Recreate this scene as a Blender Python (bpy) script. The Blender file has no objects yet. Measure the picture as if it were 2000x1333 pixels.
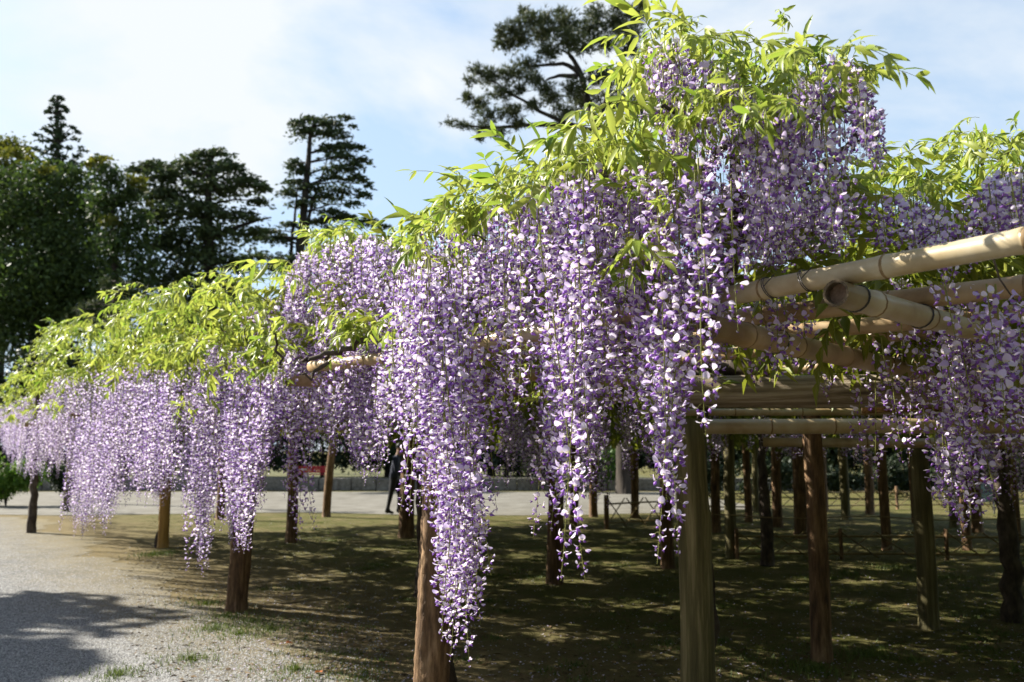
import bpy, bmesh, math, random
import numpy as np
from mathutils import Vector, Matrix, Quaternion, Euler

random.seed(11)
rng = np.random.default_rng(11)
S = bpy.context.scene
COL = S.collection
PI = math.pi

# ------------------------------------------------------------------ camera
F = 1667.0                      # focal length in pixels of the 2000 px wide photograph
CAM_Z = 1.6
PITCH = math.atan((880 - 666.5) / F)
cam_d = bpy.data.cameras.new('camera')
cam = bpy.data.objects.new('camera', cam_d)
COL.objects.link(cam)
cam.location = (0, 0, CAM_Z)
cam.rotation_euler = (PI / 2 + PITCH, 0, 0)
cam_d.sensor_width = 36.0
cam_d.lens = F / 2000 * 36.0
cam_d.clip_start = 0.05
cam_d.clip_end = 3000
cam_d.dof.use_dof = True
cam_d.dof.focus_distance = 3.5
cam_d.dof.aperture_fstop = 3.2
S.camera = cam

# ------------------------------------------------------------------ sky and sun
SUN_EL = math.radians(37)
sun_h = Vector((-0.90, 0.40, 0)).normalized()
TO_SUN = Vector((sun_h.x * math.cos(SUN_EL), sun_h.y * math.cos(SUN_EL), math.sin(SUN_EL)))
W = bpy.data.worlds.new('World')
S.world = W
W.use_nodes = True
nt = W.node_tree
nt.nodes.clear()
def wn(t, **k):
    n = nt.nodes.new(t)
    for a, b in k.items():
        setattr(n, a, b)
    return n
out = wn('ShaderNodeOutputWorld')
bg = wn('ShaderNodeBackground')
bg.inputs['Strength'].default_value = 0.063
sky = wn('ShaderNodeTexSky', sky_type='NISHITA', sun_disc=False)
sky.sun_elevation = SUN_EL
sky.sun_rotation = math.atan2(sun_h.x, sun_h.y) % (2 * PI)
sky.air_density = 1.0
sky.dust_density = 1.6
sky.ozone_density = 1.4
tc = wn('ShaderNodeTexCoord')
sep = wn('ShaderNodeSeparateXYZ')
nt.links.new(tc.outputs['Generated'], sep.inputs[0])
zz = wn('ShaderNodeMath', operation='ADD'); zz.inputs[1].default_value = 0.22
nt.links.new(sep.outputs['Z'], zz.inputs[0])
zm = wn('ShaderNodeMath', operation='MAXIMUM'); zm.inputs[1].default_value = 0.05
nt.links.new(zz.outputs[0], zm.inputs[0])
dx = wn('ShaderNodeMath', operation='DIVIDE'); nt.links.new(sep.outputs['X'], dx.inputs[0]); nt.links.new(zm.outputs[0], dx.inputs[1])
dy = wn('ShaderNodeMath', operation='DIVIDE'); nt.links.new(sep.outputs['Y'], dy.inputs[0]); nt.links.new(zm.outputs[0], dy.inputs[1])
cmb = wn('ShaderNodeCombineXYZ'); nt.links.new(dx.outputs[0], cmb.inputs[0]); nt.links.new(dy.outputs[0], cmb.inputs[1])
cmb.inputs[2].default_value = 3.7
cn = wn('ShaderNodeTexNoise'); cn.inputs['Scale'].default_value = 1.15; cn.inputs['Detail'].default_value = 7; cn.inputs['Roughness'].default_value = 0.55
cn.inputs['Distortion'].default_value = 0.3
nt.links.new(cmb.outputs[0], cn.inputs['Vector'])
cr = wn('ShaderNodeValToRGB')
cr.color_ramp.elements[0].position = 0.48; cr.color_ramp.elements[0].color = (0, 0, 0, 1)
cr.color_ramp.elements[1].position = 0.64; cr.color_ramp.elements[1].color = (1, 1, 1, 1)
nt.links.new(cn.outputs['Fac'], cr.inputs[0])
# clear-sky haze toward the horizon, then cloud sheets
hz = wn('ShaderNodeMapRange'); hz.inputs[1].default_value = 0.62; hz.inputs[2].default_value = 0.1; hz.inputs[3].default_value = 0.40; hz.inputs[4].default_value = 0.85
nt.links.new(sep.outputs['Z'], hz.inputs[0])
mx0 = wn('ShaderNodeMix', data_type='RGBA')
nt.links.new(hz.outputs[0], mx0.inputs['Factor'])
nt.links.new(sky.outputs[0], mx0.inputs[6])
mx0.inputs[7].default_value = (3.3, 4.4, 5.6, 1)
mx = wn('ShaderNodeMix', data_type='RGBA')
nt.links.new(cr.outputs[0], mx.inputs['Factor'])
nt.links.new(mx0.outputs[2], mx.inputs[6])
mx.inputs[7].default_value = (4.75, 5.0, 5.2, 1)
nt.links.new(mx.outputs[2], bg.inputs['Color'])
nt.links.new(bg.outputs[0], out.inputs['Surface'])

sun_d = bpy.data.lights.new('sun', 'SUN')
sun_d.energy = 5.0
sun_d.angle = math.radians(0.53)
sun_d.color = (1.0, 0.95, 0.86)
sun = bpy.data.objects.new('sun', sun_d)
COL.objects.link(sun)
sun.rotation_euler = (-TO_SUN).to_track_quat('-Z', 'Y').to_euler()
sun.location = TO_SUN * 80

S.view_settings.view_transform = 'Standard'
S.view_settings.look = 'None'
S.view_settings.gamma = 1.0
S.view_settings.use_curve_mapping = False
S.view_settings.exposure = 1.64

# ------------------------------------------------------------------ helpers
def pix(px, py, d):
    """point of the place that the photograph shows at (px, py), d metres ahead"""
    xr = (px - 1000) / F; yr = (666.5 - py) / F
    X = xr; Y = math.cos(PITCH) - yr * math.sin(PITCH); Z = math.sin(PITCH) + yr * math.cos(PITCH)
    k = d / Y
    return Vector((X * k, d, CAM_Z + Z * k))
def ground(px, py):
    xr = (px - 1000) / F; yr = (666.5 - py) / F
    Y = math.cos(PITCH) - yr * math.sin(PITCH); Z = math.sin(PITCH) + yr * math.cos(PITCH)
    k = CAM_Z / -Z
    return Vector((xr * k, Y * k, 0))
# the trellis: its outer edge starts near P0 and runs along U; V points inwards
P0 = Vector((0.93, 2.45, 0)); U = Vector((-0.59, 0.807, 0)); V = Vector((0.807, 0.59, 0))
def edge_depth(px, off=0.0):
    r = (px - 1000) / F
    s = (P0.x - V.x * off - r * (P0.y - V.y * off)) / (-U.x + U.y * r)
    return P0.y - V.y * off + U.y * s

def link(name, me, mat=None, parent=None, loc=None):
    o = bpy.data.objects.new(name, me)
    COL.objects.link(o)
    if mat is not None:
        for m in (mat if isinstance(mat, (list, tuple)) else [mat]):
            me.materials.append(m)
    if parent is not None:
        o.parent = parent
    if loc is not None:
        o.location = loc
    return o
def tag(o, label=None, cat=None, group=None, kind=None):
    if label: o['label'] = label
    if cat: o['category'] = cat
    if group: o['group'] = group
    if kind: o['kind'] = kind
    return o
def thing(name, loc, label, cat, group=None):
    o = bpy.data.objects.new(name, None)
    o.empty_display_size = 0.2
    COL.objects.link(o)
    o.location = loc
    return tag(o, label, cat, group)
def tri_mesh(name, v, t, m=None, smooth=False):
    me = bpy.data.meshes.new(name)
    v = np.asarray(v, dtype=np.float32); t = np.asarray(t, dtype=np.int32)
    me.vertices.add(len(v)); me.vertices.foreach_set('co', v.ravel())
    me.loops.add(len(t) * 3); me.loops.foreach_set('vertex_index', t.ravel())
    me.polygons.add(len(t))
    me.polygons.foreach_set('loop_start', np.arange(0, len(t) * 3, 3, dtype=np.int32))
    me.polygons.foreach_set('loop_total', np.full(len(t), 3, dtype=np.int32))
    if m is not None:
        me.polygons.foreach_set('material_index', np.asarray(m, dtype=np.int32))
    if smooth:
        me.polygons.foreach_set('use_smooth', np.ones(len(t), dtype=bool))
    me.update(calc_edges=True)
    return me
class TB:
    """collects triangles from arrays"""
    def __init__(s): s.v = []; s.t = []; s.m = []; s.n = 0
    def add(s, v, t, m):
        v = np.asarray(v, float); t = np.asarray(t, int)
        s.v.append(v); s.t.append(t + s.n); s.m.append(np.full(len(t), m) if np.isscalar(m) else np.asarray(m)); s.n += len(v)
    def arrays(s): return np.concatenate(s.v), np.concatenate(s.t), np.concatenate(s.m)
    def mesh(s, name, smooth=False):
        v, t, m = s.arrays()
        return tri_mesh(name, v, t, m, smooth)
def frame(d):
    d = Vector(d).normalized()
    a = Vector((0, 0, 1)) if abs(d.z) < 0.9 else Vector((1, 0, 0))
    x = d.cross(a).normalized(); y = d.cross(x).normalized()
    return x, y
def tube_arrays(pts, radii, n=6, caps=True, wob=0.0):
    pts = [Vector(p) for p in pts]
    v = []; t = []
    x = None
    for i, p in enumerate(pts):
        d = (pts[min(i + 1, len(pts) - 1)] - pts[max(i - 1, 0)]).normalized()
        if x is None:
            x, y = frame(d)
        else:
            x = (x - d * x.dot(d)).normalized(); y = d.cross(x)
        r = radii[i] if hasattr(radii, '__len__') else radii
        for k in range(n):
            a = 2 * PI * k / n
            rr = r * (1 + (random.uniform(-wob, wob) if wob else 0))
            v.append(p + x * (math.cos(a) * rr) + y * (math.sin(a) * rr))
    for i in range(len(pts) - 1):
        for k in range(n):
            a, b = i * n + k, i * n + (k + 1) % n
            t += [(a, b, b + n), (a, b + n, a + n)]
    if caps:
        for base in (0, (len(pts) - 1) * n):
            for k in range(1, n - 1):
                t.append((base, base + k, base + k + 1))
    return np.array([tuple(q) for q in v]), np.array(t)
def tube(name, pts, radii, mat, parent=None, n=8, wob=0.0, smooth=True):
    v, t = tube_arrays(pts, radii, n, True, wob)
    return link(name, tri_mesh(name, v, t, smooth=smooth), mat, parent)
def curvy(pts, seg=4, amp=0.02):
    """smooth polyline through points, with a little wander"""
    pts = [Vector(p) for p in pts]; outp = []
    for i in range(len(pts) - 1):
        p0 = pts[max(i - 1, 0)]; p1 = pts[i]; p2 = pts[i + 1]; p3 = pts[min(i + 2, len(pts) - 1)]
        for k in range(seg):
            t = k / seg
            q = 0.5 * ((2 * p1) + (p2 - p0) * t + (2 * p0 - 5 * p1 + 4 * p2 - p3) * t * t + (3 * p1 - p0 - 3 * p2 + p3) * t ** 3)
            outp.append(q + Vector((random.gauss(0, amp), random.gauss(0, amp), random.gauss(0, amp))))
    outp.append(pts[-1])
    return outp
def lerp_list(a, b, n): return [a + (b - a) * i / (n - 1) for i in range(n)]
def box_bm(bm, c, s, rot=0.0, bev=0.0):
    r = bmesh.ops.create_cube(bm, size=1.0)
    vs = r['verts']
    bmesh.ops.scale(bm, vec=s, verts=vs)
    if bev:
        es = list({e for v in vs for e in v.link_edges})
        g = bmesh.ops.bevel(bm, geom=es, offset=bev, segments=2, affect='EDGES')
        vs = list({v for f in g['faces'] for v in f.verts} | {v for v in vs if v.is_valid})
    bmesh.ops.rotate(bm, cent=(0, 0, 0), matrix=Matrix.Rotation(rot, 3, 'Z'), verts=vs)
    bmesh.ops.translate(bm, vec=c, verts=vs)
def box(name, c, s, mat, parent=None, rot=0.0, bev=0.0):
    bm = bmesh.new(); box_bm(bm, (0, 0, 0), s, 0, bev)
    me = bpy.data.meshes.new(name); bm.to_mesh(me); bm.free()
    o = link(name, me, mat, parent, c); o.rotation_euler = (0, 0, rot)
    return o

# ------------------------------------------------------------------ materials
def new_mat(name):
    m = bpy.data.materials.new(name); m.use_nodes = True
    m.node_tree.nodes.clear()
    return m, m.node_tree
def N(t, typ, **k):
    n = t.nodes.new(typ)
    for a, b in k.items(): setattr(n, a, b)
    return n
ALB = 0.62
def petal_mat(name, c0, c1, trans, rough=0.6, alb=None):
    """thin tissue: diffuse and translucent, colour differs from piece to piece"""
    al = alb or ALB; c0 = tuple(q * al for q in c0); c1 = tuple(q * al for q in c1)
    m, t = new_mat(name)
    o = N(t, 'ShaderNodeOutputMaterial')
    g = N(t, 'ShaderNodeNewGeometry'); oi = N(t, 'ShaderNodeObjectInfo')
    add = N(t, 'ShaderNodeMath', operation='MULTIPLY_ADD'); add.inputs[1].default_value = 0.35
    t.links.new(oi.outputs['Random'], add.inputs[0])
    sc = N(t, 'ShaderNodeMath', operation='MULTIPLY'); sc.inputs[1].default_value = 0.65
    t.links.new(g.outputs['Random Per Island'], sc.inputs[0]); t.links.new(sc.outputs[0], add.inputs[2])
    mx = N(t, 'ShaderNodeMix', data_type='RGBA')
    t.links.new(add.outputs[0], mx.inputs['Factor']); mx.inputs[6].default_value = (*c0, 1); mx.inputs[7].default_value = (*c1, 1)
    d = N(t, 'ShaderNodeBsdfPrincipled'); d.inputs['Roughness'].default_value = rough
    d.inputs['Specular IOR Level'].default_value = 0.35
    tr = N(t, 'ShaderNodeBsdfTranslucent')
    ms = N(t, 'ShaderNodeMixShader'); ms.inputs[0].default_value = trans
    t.links.new(mx.outputs[2], d.inputs['Base Color']); t.links.new(mx.outputs[2], tr.inputs['Color'])
    t.links.new(d.outputs[0], ms.inputs[1]); t.links.new(tr.outputs[0], ms.inputs[2]); t.links.new(ms.outputs[0], o.inputs['Surface'])
    return m
def noise_mat(name, cols, scale=(6, 6, 6), detail=6, rough=0.8, bump=0.3, bscale=None, bdist=0.01, pos=None, spec=0.25, rand=0.0):
    """colour ramp over stretched noise in object space, with relief"""
    cols = [tuple(q * ALB for q in c) for c in cols]
    m, t = new_mat(name)
    o = N(t, 'ShaderNodeOutputMaterial'); b = N(t, 'ShaderNodeBsdfPrincipled')
    b.inputs['Roughness'].default_value = rough; b.inputs['Specular IOR Level'].default_value = spec
    tcn = N(t, 'ShaderNodeTexCoord'); mp = N(t, 'ShaderNodeMapping'); mp.inputs['Scale'].default_value = scale
    t.links.new(tcn.outputs['Object'], mp.inputs[0])
    no = N(t, 'ShaderNodeTexNoise'); no.inputs['Scale'].default_value = 1.0; no.inputs['Detail'].default_value = detail; no.inputs['Roughness'].default_value = 0.65
    if rand:
        oi = N(t, 'ShaderNodeObjectInfo'); va = N(t, 'ShaderNodeVectorMath', operation='ADD')
        mu = N(t, 'ShaderNodeMath', operation='MULTIPLY'); mu.inputs[1].default_value = 40
        t.links.new(oi.outputs['Random'], mu.inputs[0]); t.links.new(mp.outputs[0], va.inputs[0]); t.links.new(mu.outputs[0], va.inputs[1])
        src = va.outputs[0]
    else:
        src = mp.outputs[0]
    t.links.new(src, no.inputs['Vector'])
    r = N(t, 'ShaderNodeValToRGB')
    e = r.color_ramp.elements
    pos = pos or [0.3 + 0.4 * i / (len(cols) - 1) for i in range(len(cols))]
    e[0].position = pos[0]; e[0].color = (*cols[0], 1); e[1].position = pos[-1]; e[1].color = (*cols[-1], 1)
    for p, c in list(zip(pos, cols))[1:-1]:
        q = e.new(p); q.color = (*c, 1)
    t.links.new(no.outputs['Fac'], r.inputs[0]); t.links.new(r.outputs[0], b.inputs['Base Color'])
    if bump:
        bu = N(t, 'ShaderNodeBump'); bu.inputs['Strength'].default_value = bump; bu.inputs['Distance'].default_value = bdist
        if bscale:
            n2 = N(t, 'ShaderNodeTexNoise'); n2.inputs['Scale'].default_value = bscale; n2.inputs['Detail'].default_value = 5
            t.links.new(src, n2.inputs['Vector']); t.links.new(n2.outputs['Fac'], bu.inputs['Height'])
        else:
            t.links.new(no.outputs['Fac'], bu.inputs['Height'])
        t.links.new(bu.outputs[0], b.inputs['Normal'])
    t.links.new(b.outputs[0], o.inputs['Surface'])
    return m
def plain_mat(name, c, rough=0.6, spec=0.3):
    return noise_mat(name, [tuple(x * 0.82 for x in c), tuple(min(1, x * 1.12) for x in c)], scale=(9, 9, 9), rough=rough, bump=0.1, spec=spec)

M = {}
M['banner'] = petal_mat('banner_petal', (0.61, 0.45, 0.85), (0.96, 0.91, 0.98), 0.46, alb=0.90)
M['mark'] = petal_mat('petal_base', (0.70, 0.62, 0.60), (0.95, 0.90, 0.62), 0.4, alb=0.9)
M['keel'] = petal_mat('keel_petal', (0.24, 0.08, 0.46), (0.52, 0.28, 0.76), 0.42, alb=0.95)
M['stalk'] = petal_mat('green_stalk', (0.26, 0.30, 0.05), (0.42, 0.42, 0.10), 0.15)
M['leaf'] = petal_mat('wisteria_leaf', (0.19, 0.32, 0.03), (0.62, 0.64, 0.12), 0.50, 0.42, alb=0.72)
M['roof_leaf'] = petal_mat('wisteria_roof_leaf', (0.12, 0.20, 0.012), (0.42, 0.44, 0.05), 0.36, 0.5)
M['vine_bark'] = noise_mat('vine_bark', [(0.025, 0.018, 0.013), (0.10, 0.075, 0.055), (0.20, 0.16, 0.12)], (14, 14, 6), bump=0.6, bdist=0.01, rough=0.9)
M['log_red'] = noise_mat('log_wood', [(0.04, 0.024, 0.014), (0.20, 0.115, 0.055), (0.46, 0.29, 0.15)], (22, 22, 3.5), detail=9, bump=0.9, bdist=0.02, rough=0.85, rand=1)
M['log_pale'] = noise_mat('pale_log_wood', [(0.06, 0.052, 0.020), (0.17, 0.145, 0.058), (0.38, 0.32, 0.16)], (26, 26, 1.4), detail=8, bump=0.4, bdist=0.006, rough=0.75, rand=1)
M['log_orange'] = noise_mat('sawn_post_wood', [(0.32, 0.18, 0.05), (0.55, 0.33, 0.09), (0.68, 0.44, 0.15)], (18, 18, 1.2), bump=0.3, bdist=0.005, rough=0.7, rand=1)
M['beam'] = noise_mat('weathered_beam_wood', [(0.07, 0.05, 0.03), (0.32, 0.25, 0.16), (0.62, 0.54, 0.40)], (1.6, 26, 26), detail=9, bump=0.9, bdist=0.015, rough=0.8, rand=1)
M['bamboo'] = noise_mat('dry_bamboo', [(0.36, 0.24, 0.10), (0.58, 0.45, 0.25), (0.72, 0.62, 0.42)], (3, 3, 3), bump=0.12, bdist=0.003, rough=0.36, spec=0.5, rand=1)
M['bamboo_old'] = noise_mat('old_bamboo', [(0.26, 0.15, 0.06), (0.52, 0.35, 0.17), (0.68, 0.52, 0.30)], (3, 3, 3), bump=0.15, bdist=0.003, rough=0.45, spec=0.4, rand=1)
M['bamboo_node'] = noise_mat('bamboo_node', [(0.20, 0.12, 0.05), (0.46, 0.31, 0.15)], (40, 40, 40), bump=0.2, bdist=0.002, rough=0.7)
M['bamboo_cut'] = noise_mat('bamboo_plug', [(0.16, 0.09, 0.05), (0.45, 0.30, 0.20)], (60, 60, 60), bump=0.5, bdist=0.003, rough=0.9)
M['bamboo_rim'] = noise_mat('bamboo_rim', [(0.07, 0.045, 0.025), (0.22, 0.16, 0.09)], (80, 80, 80), bump=0.3, bdist=0.002, rough=0.8)
M['wire'] = plain_mat('tie_wire', (0.05, 0.045, 0.04), 0.45, 0.5)
M['bark'] = noise_mat('tree_bark', [(0.02, 0.015, 0.012), (0.09, 0.07, 0.05)], (4, 4, 1.5), bump=0.6, bdist=0.05, rough=0.9)
M['bark_pale'] = noise_mat('pale_bark', [(0.18, 0.15, 0.12), (0.42, 0.38, 0.33)], (4, 4, 1.5), bump=0.4, bdist=0.02, rough=0.85)
M['cedar'] = petal_mat('cedar_needles', (0.026, 0.052, 0.022), (0.13, 0.17, 0.045), 0.25, 0.7)
M['conifer'] = petal_mat('conifer_needles', (0.025, 0.052, 0.028), (0.085, 0.125, 0.045), 0.15, 0.7)
M['pine'] = petal_mat('pine_needles', (0.035, 0.062, 0.022), (0.13, 0.155, 0.055), 0.2, 0.6)
M['broad'] = petal_mat('broad_leaves', (0.028, 0.062, 0.014), (0.115, 0.175, 0.028), 0.35, 0.6)
M['broad_yellow'] = petal_mat('yellowish_leaves', (0.06, 0.10, 0.012), (0.30, 0.28, 0.03), 0.35, 0.6)
M['shrub'] = petal_mat('shrub_leaves', (0.04, 0.11, 0.015), (0.15, 0.27, 0.04), 0.3, 0.5)
M['fresh_shrub'] = petal_mat('fresh_shrub_leaves', (0.10, 0.24, 0.02), (0.32, 0.46, 0.07), 0.45, 0.5)
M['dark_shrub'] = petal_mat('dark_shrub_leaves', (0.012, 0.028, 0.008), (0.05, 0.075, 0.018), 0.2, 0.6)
M['grass'] = petal_mat('grass_blades', (0.06, 0.12, 0.015), (0.24, 0.30, 0.06), 0.3, 0.6)
M['kerb'] = noise_mat('kerb_stone', [(0.10, 0.09, 0.075), (0.24, 0.22, 0.19), (0.34, 0.32, 0.28)], (7, 7, 7), bump=0.5, bdist=0.03, rough=0.9, rand=1)
M['red'] = plain_mat('red_paint', (0.62, 0.03, 0.045), 0.5)
M['dark_metal'] = plain_mat('dark_metal', (0.03, 0.03, 0.035), 0.5)
M['fence_bamboo'] = noise_mat('fence_bamboo', [(0.25, 0.17, 0.06), (0.48, 0.36, 0.16)], (5, 5, 5), bump=0.15, bdist=0.004, rough=0.5, rand=1)
M['stone'] = petal_mat('gravel_stone', (0.10, 0.10, 0.10), (0.62, 0.61, 0.58), 0.0, 0.9)
M['petal_litter'] = petal_mat('fallen_petal', (0.45, 0.36, 0.60), (0.75, 0.70, 0.74), 0.2)
M['dead_leaf'] = petal_mat('dead_leaf', (0.45, 0.10, 0.02), (0.62, 0.22, 0.05), 0.2)

def ground_mats():
    # bare earth with thin moss
    m, t = new_mat('earth_and_moss')
    o = N(t, 'ShaderNodeOutputMaterial'); b = N(t, 'ShaderNodeBsdfPrincipled'); b.inputs['Roughness'].default_value = 0.95; b.inputs['Specular IOR Level'].default_value = 0.1
    tcn = N(t, 'ShaderNodeTexCoord')
    def noi(s, d=6, r=0.6):
        n = N(t, 'ShaderNodeTexNoise'); n.inputs['Scale'].default_value = s; n.inputs['Detail'].default_value = d; n.inputs['Roughness'].default_value = r
        t.links.new(tcn.outputs['Object'], n.inputs['Vector']); return n
    def ramp(src, a, b_, ca, cb):
        r = N(t, 'ShaderNodeValToRGB'); e = r.color_ramp.elements
        e[0].position = a; e[0].color = (*[q * (ALB if max(cb) < 0.6 else 1) for q in ca], 1); e[1].position = b_; e[1].color = (*[q * (ALB if max(cb) < 0.6 else 1) for q in cb], 1)
        t.links.new(src, r.inputs[0]); return r
    n1 = noi(3.5, 9, 0.75); n2 = noi(1.4, 9, 0.72); n3 = noi(70, 6, 0.8)
    earth = ramp(n1.outputs['Fac'], 0.3, 0.7, (0.15, 0.115, 0.053), (0.32, 0.255, 0.13))
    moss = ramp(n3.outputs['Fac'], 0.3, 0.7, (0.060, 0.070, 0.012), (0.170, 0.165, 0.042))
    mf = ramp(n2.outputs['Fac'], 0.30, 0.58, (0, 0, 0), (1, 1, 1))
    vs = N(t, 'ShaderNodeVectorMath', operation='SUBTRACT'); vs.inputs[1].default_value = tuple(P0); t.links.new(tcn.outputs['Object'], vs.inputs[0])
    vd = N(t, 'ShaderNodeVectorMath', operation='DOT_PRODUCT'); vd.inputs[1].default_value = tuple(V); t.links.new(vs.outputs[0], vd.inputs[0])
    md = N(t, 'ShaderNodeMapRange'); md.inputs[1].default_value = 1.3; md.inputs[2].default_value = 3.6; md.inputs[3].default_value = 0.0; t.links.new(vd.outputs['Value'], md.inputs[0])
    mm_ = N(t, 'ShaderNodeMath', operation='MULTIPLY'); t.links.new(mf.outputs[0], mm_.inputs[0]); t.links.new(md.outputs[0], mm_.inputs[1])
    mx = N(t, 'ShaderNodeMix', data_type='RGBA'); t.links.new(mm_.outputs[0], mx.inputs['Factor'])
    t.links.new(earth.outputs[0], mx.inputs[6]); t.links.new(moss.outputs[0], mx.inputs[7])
    sp = ramp(n3.outputs['Fac'], 0.35, 0.65, (0.55, 0.55, 0.55), (1.35, 1.32, 1.25))
    ml = N(t, 'ShaderNodeMix', data_type='RGBA', blend_type='MULTIPLY'); ml.inputs['Factor'].default_value = 0.8
    t.links.new(mx.outputs[2], ml.inputs[6]); t.links.new(sp.outputs[0], ml.inputs[7])
    t.links.new(ml.outputs[2], b.inputs['Base Color'])
    bu = N(t, 'ShaderNodeBump'); bu.inputs['Strength'].default_value = 0.7; bu.inputs['Distance'].default_value = 0.03
    t.links.new(n3.outputs['Fac'], bu.inputs['Height']); t.links.new(bu.outputs[0], b.inputs['Normal'])
    t.links.new(b.outputs[0], o.inputs['Surface'])
    M['earth'] = m
    # gravel: pebble cells, and tan earth worked in on the trellis side
    m, t = new_mat('gravel')
    o = N(t, 'ShaderNodeOutputMaterial'); b = N(t, 'ShaderNodeBsdfPrincipled'); b.inputs['Roughness'].default_value = 0.9; b.inputs['Specular IOR Level'].default_value = 0.2
    tcn = N(t, 'ShaderNodeTexCoord')
    vo = N(t, 'ShaderNodeTexVoronoi'); vo.inputs['Scale'].default_value = 55; vo.inputs['Randomness'].default_value = 1.0
    t.links.new(tcn.outputs['Object'], vo.inputs['Vector'])
    g1 = noi(3.0, 8, 0.7); g2 = noi(1.6, 8, 0.7); g3 = noi(80, 6, 0.8)
    hs = N(t, 'ShaderNodeSeparateColor'); t.links.new(vo.outputs['Color'], hs.inputs[0])
    pc = ramp(hs.outputs[0], 0.0, 1.0, (0.10, 0.102, 0.105), (0.40, 0.40, 0.392))
    tan = ramp(g3.outputs['Fac'], 0.3, 0.7, (0.15, 0.12, 0.058), (0.33, 0.27, 0.145))
    # distance from the trellis edge line: dot(p - P0, V)
    vs = N(t, 'ShaderNodeVectorMath', operation='SUBTRACT'); vs.inputs[1].default_value = tuple(P0); t.links.new(tcn.outputs['Object'], vs.inputs[0])
    vd = N(t, 'ShaderNodeVectorMath', operation='DOT_PRODUCT'); vd.inputs[1].default_value = tuple(V); t.links.new(vs.outputs[0], vd.inputs[0])
    ma = N(t, 'ShaderNodeMath', operation='MULTIPLY_ADD'); ma.inputs[1].default_value = 2.6; t.links.new(g1.outputs['Fac'], ma.inputs[0]); t.links.new(vd.outputs['Value'], ma.inputs[2])
    mr = N(t, 'ShaderNodeMapRange'); mr.inputs[1].default_value = 0.2; mr.inputs[2].default_value = 2.2; t.links.new(ma.outputs[0], mr.inputs[0])
    mx = N(t, 'ShaderNodeMix', data_type='RGBA'); t.links.new(mr.outputs[0], mx.inputs['Factor']); t.links.new(pc.outputs[0], mx.inputs[6]); t.links.new(tan.outputs[0], mx.inputs[7])
    pt = ramp(g2.outputs['Fac'], 0.35, 0.65, (0.75, 0.75, 0.75), (1.15, 1.13, 1.08))
    ml = N(t, 'ShaderNodeMix', data_type='RGBA', blend_type='MULTIPLY'); ml.inputs['Factor'].default_value = 0.8
    t.links.new(mx.outputs[2], ml.inputs[6]); t.links.new(pt.outputs[0], ml.inputs[7]); t.links.new(ml.outputs[2], b.inputs['Base Color'])
    bu = N(t, 'ShaderNodeBump'); bu.inputs['Strength'].default_value = 0.6; bu.inputs['Distance'].default_value = 0.03
    t.links.new(g3.outputs['Fac'], bu.inputs['Height']); t.links.new(bu.outputs[0], b.inputs['Normal'])
    t.links.new(b.outputs[0], o.inputs['Surface'])
    M['gravel'] = m
    M['lawn'] = noise_mat('lawn_turf', [(0.05, 0.07, 0.015), (0.11, 0.11, 0.03), (0.18, 0.15, 0.06)], (2.5, 2.5, 2.5), bump=0.6, bdist=0.05, rough=0.95)
    M['pale_gravel'] = noise_mat('pale_gravel', [(0.11, 0.10, 0.08), (0.195, 0.18, 0.145), (0.29, 0.275, 0.24)], (1.3, 2.6, 2), detail=12, bump=0.6, bdist=0.02, rough=0.95)
ground_mats()

# ------------------------------------------------------------------ the ground
def sheet(name, poly, z, mat, sub=0):
    bm = bmesh.new()
    f = bm.faces.new([bm.verts.new((p[0], p[1], z)) for p in poly])
    if f.normal.z < 0: bmesh.ops.reverse_faces(bm, faces=[f])
    bm.normal_update()
    if bm.faces[:][0].normal.z < 0: bmesh.ops.reverse_faces(bm, faces=bm.faces[:])
    me = bpy.data.meshes.new(name); bm.to_mesh(me); bm.free()
    return tag(link(name, me, mat), kind='structure')
sheet('ground', [(-900, -60), (900, -60), (900, 1500), (-900, 1500)], 0, M['earth'])
# gravel path left of the trellis, its edge wandering along the trellis edge
edge = []
for i in range(240):
    s = -6 + i * 0.125
    p = P0 + U * s + V * (0.75 + 0.30 * math.sin(s * 1.3) + 0.12 * math.sin(s * 5.1) + random.uniform(-0.09, 0.09))
    if p.y < 21: edge.append((p.x, p.y))
sheet('gravel_path', edge + [(edge[-1][0] - 0.5, 21.0), (-40, 21.0), (-40, -5)], 0.004, M['gravel'])
far_edge = [(-40 + i * 1.5, 21.9 + 0.4 * math.sin(i * 0.9) + random.uniform(-0.2, 0.2)) for i in range(50)]
sheet('far_path', [p for p in far_edge if p[0] < 5] + [(7, 24), (6.5, 33.5), (-40, 33.5)], 0.008, M['pale_gravel'])
# raised lawn behind its kerb
lb = bmesh.new(); box_bm(lb, (-46.5, 75, 0.13), (107, 80, 0.26)); lm_ = bpy.data.meshes.new('lawn'); lb.to_mesh(lm_); lb.free()
tag(link('lawn', lm_, M['lawn']), kind='structure')
kerb = thing('stone_kerb', (-8, 34.6, 0), 'low dark stone kerb edging the lawn behind the far gravel path', 'kerb')
kb = []
x = -32.0
while x < 24:
    w = random.uniform(0.9, 1.4)
    o = box('kerb_stone', (x + w / 2 + 8, random.uniform(-0.03, 0.03), 0.24 + random.uniform(-0.02, 0.02)), (w - 0.02, 0.42, 0.50), M['kerb'], kerb, random.uniform(-0.015, 0.015), 0.03)
    x += w

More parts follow.
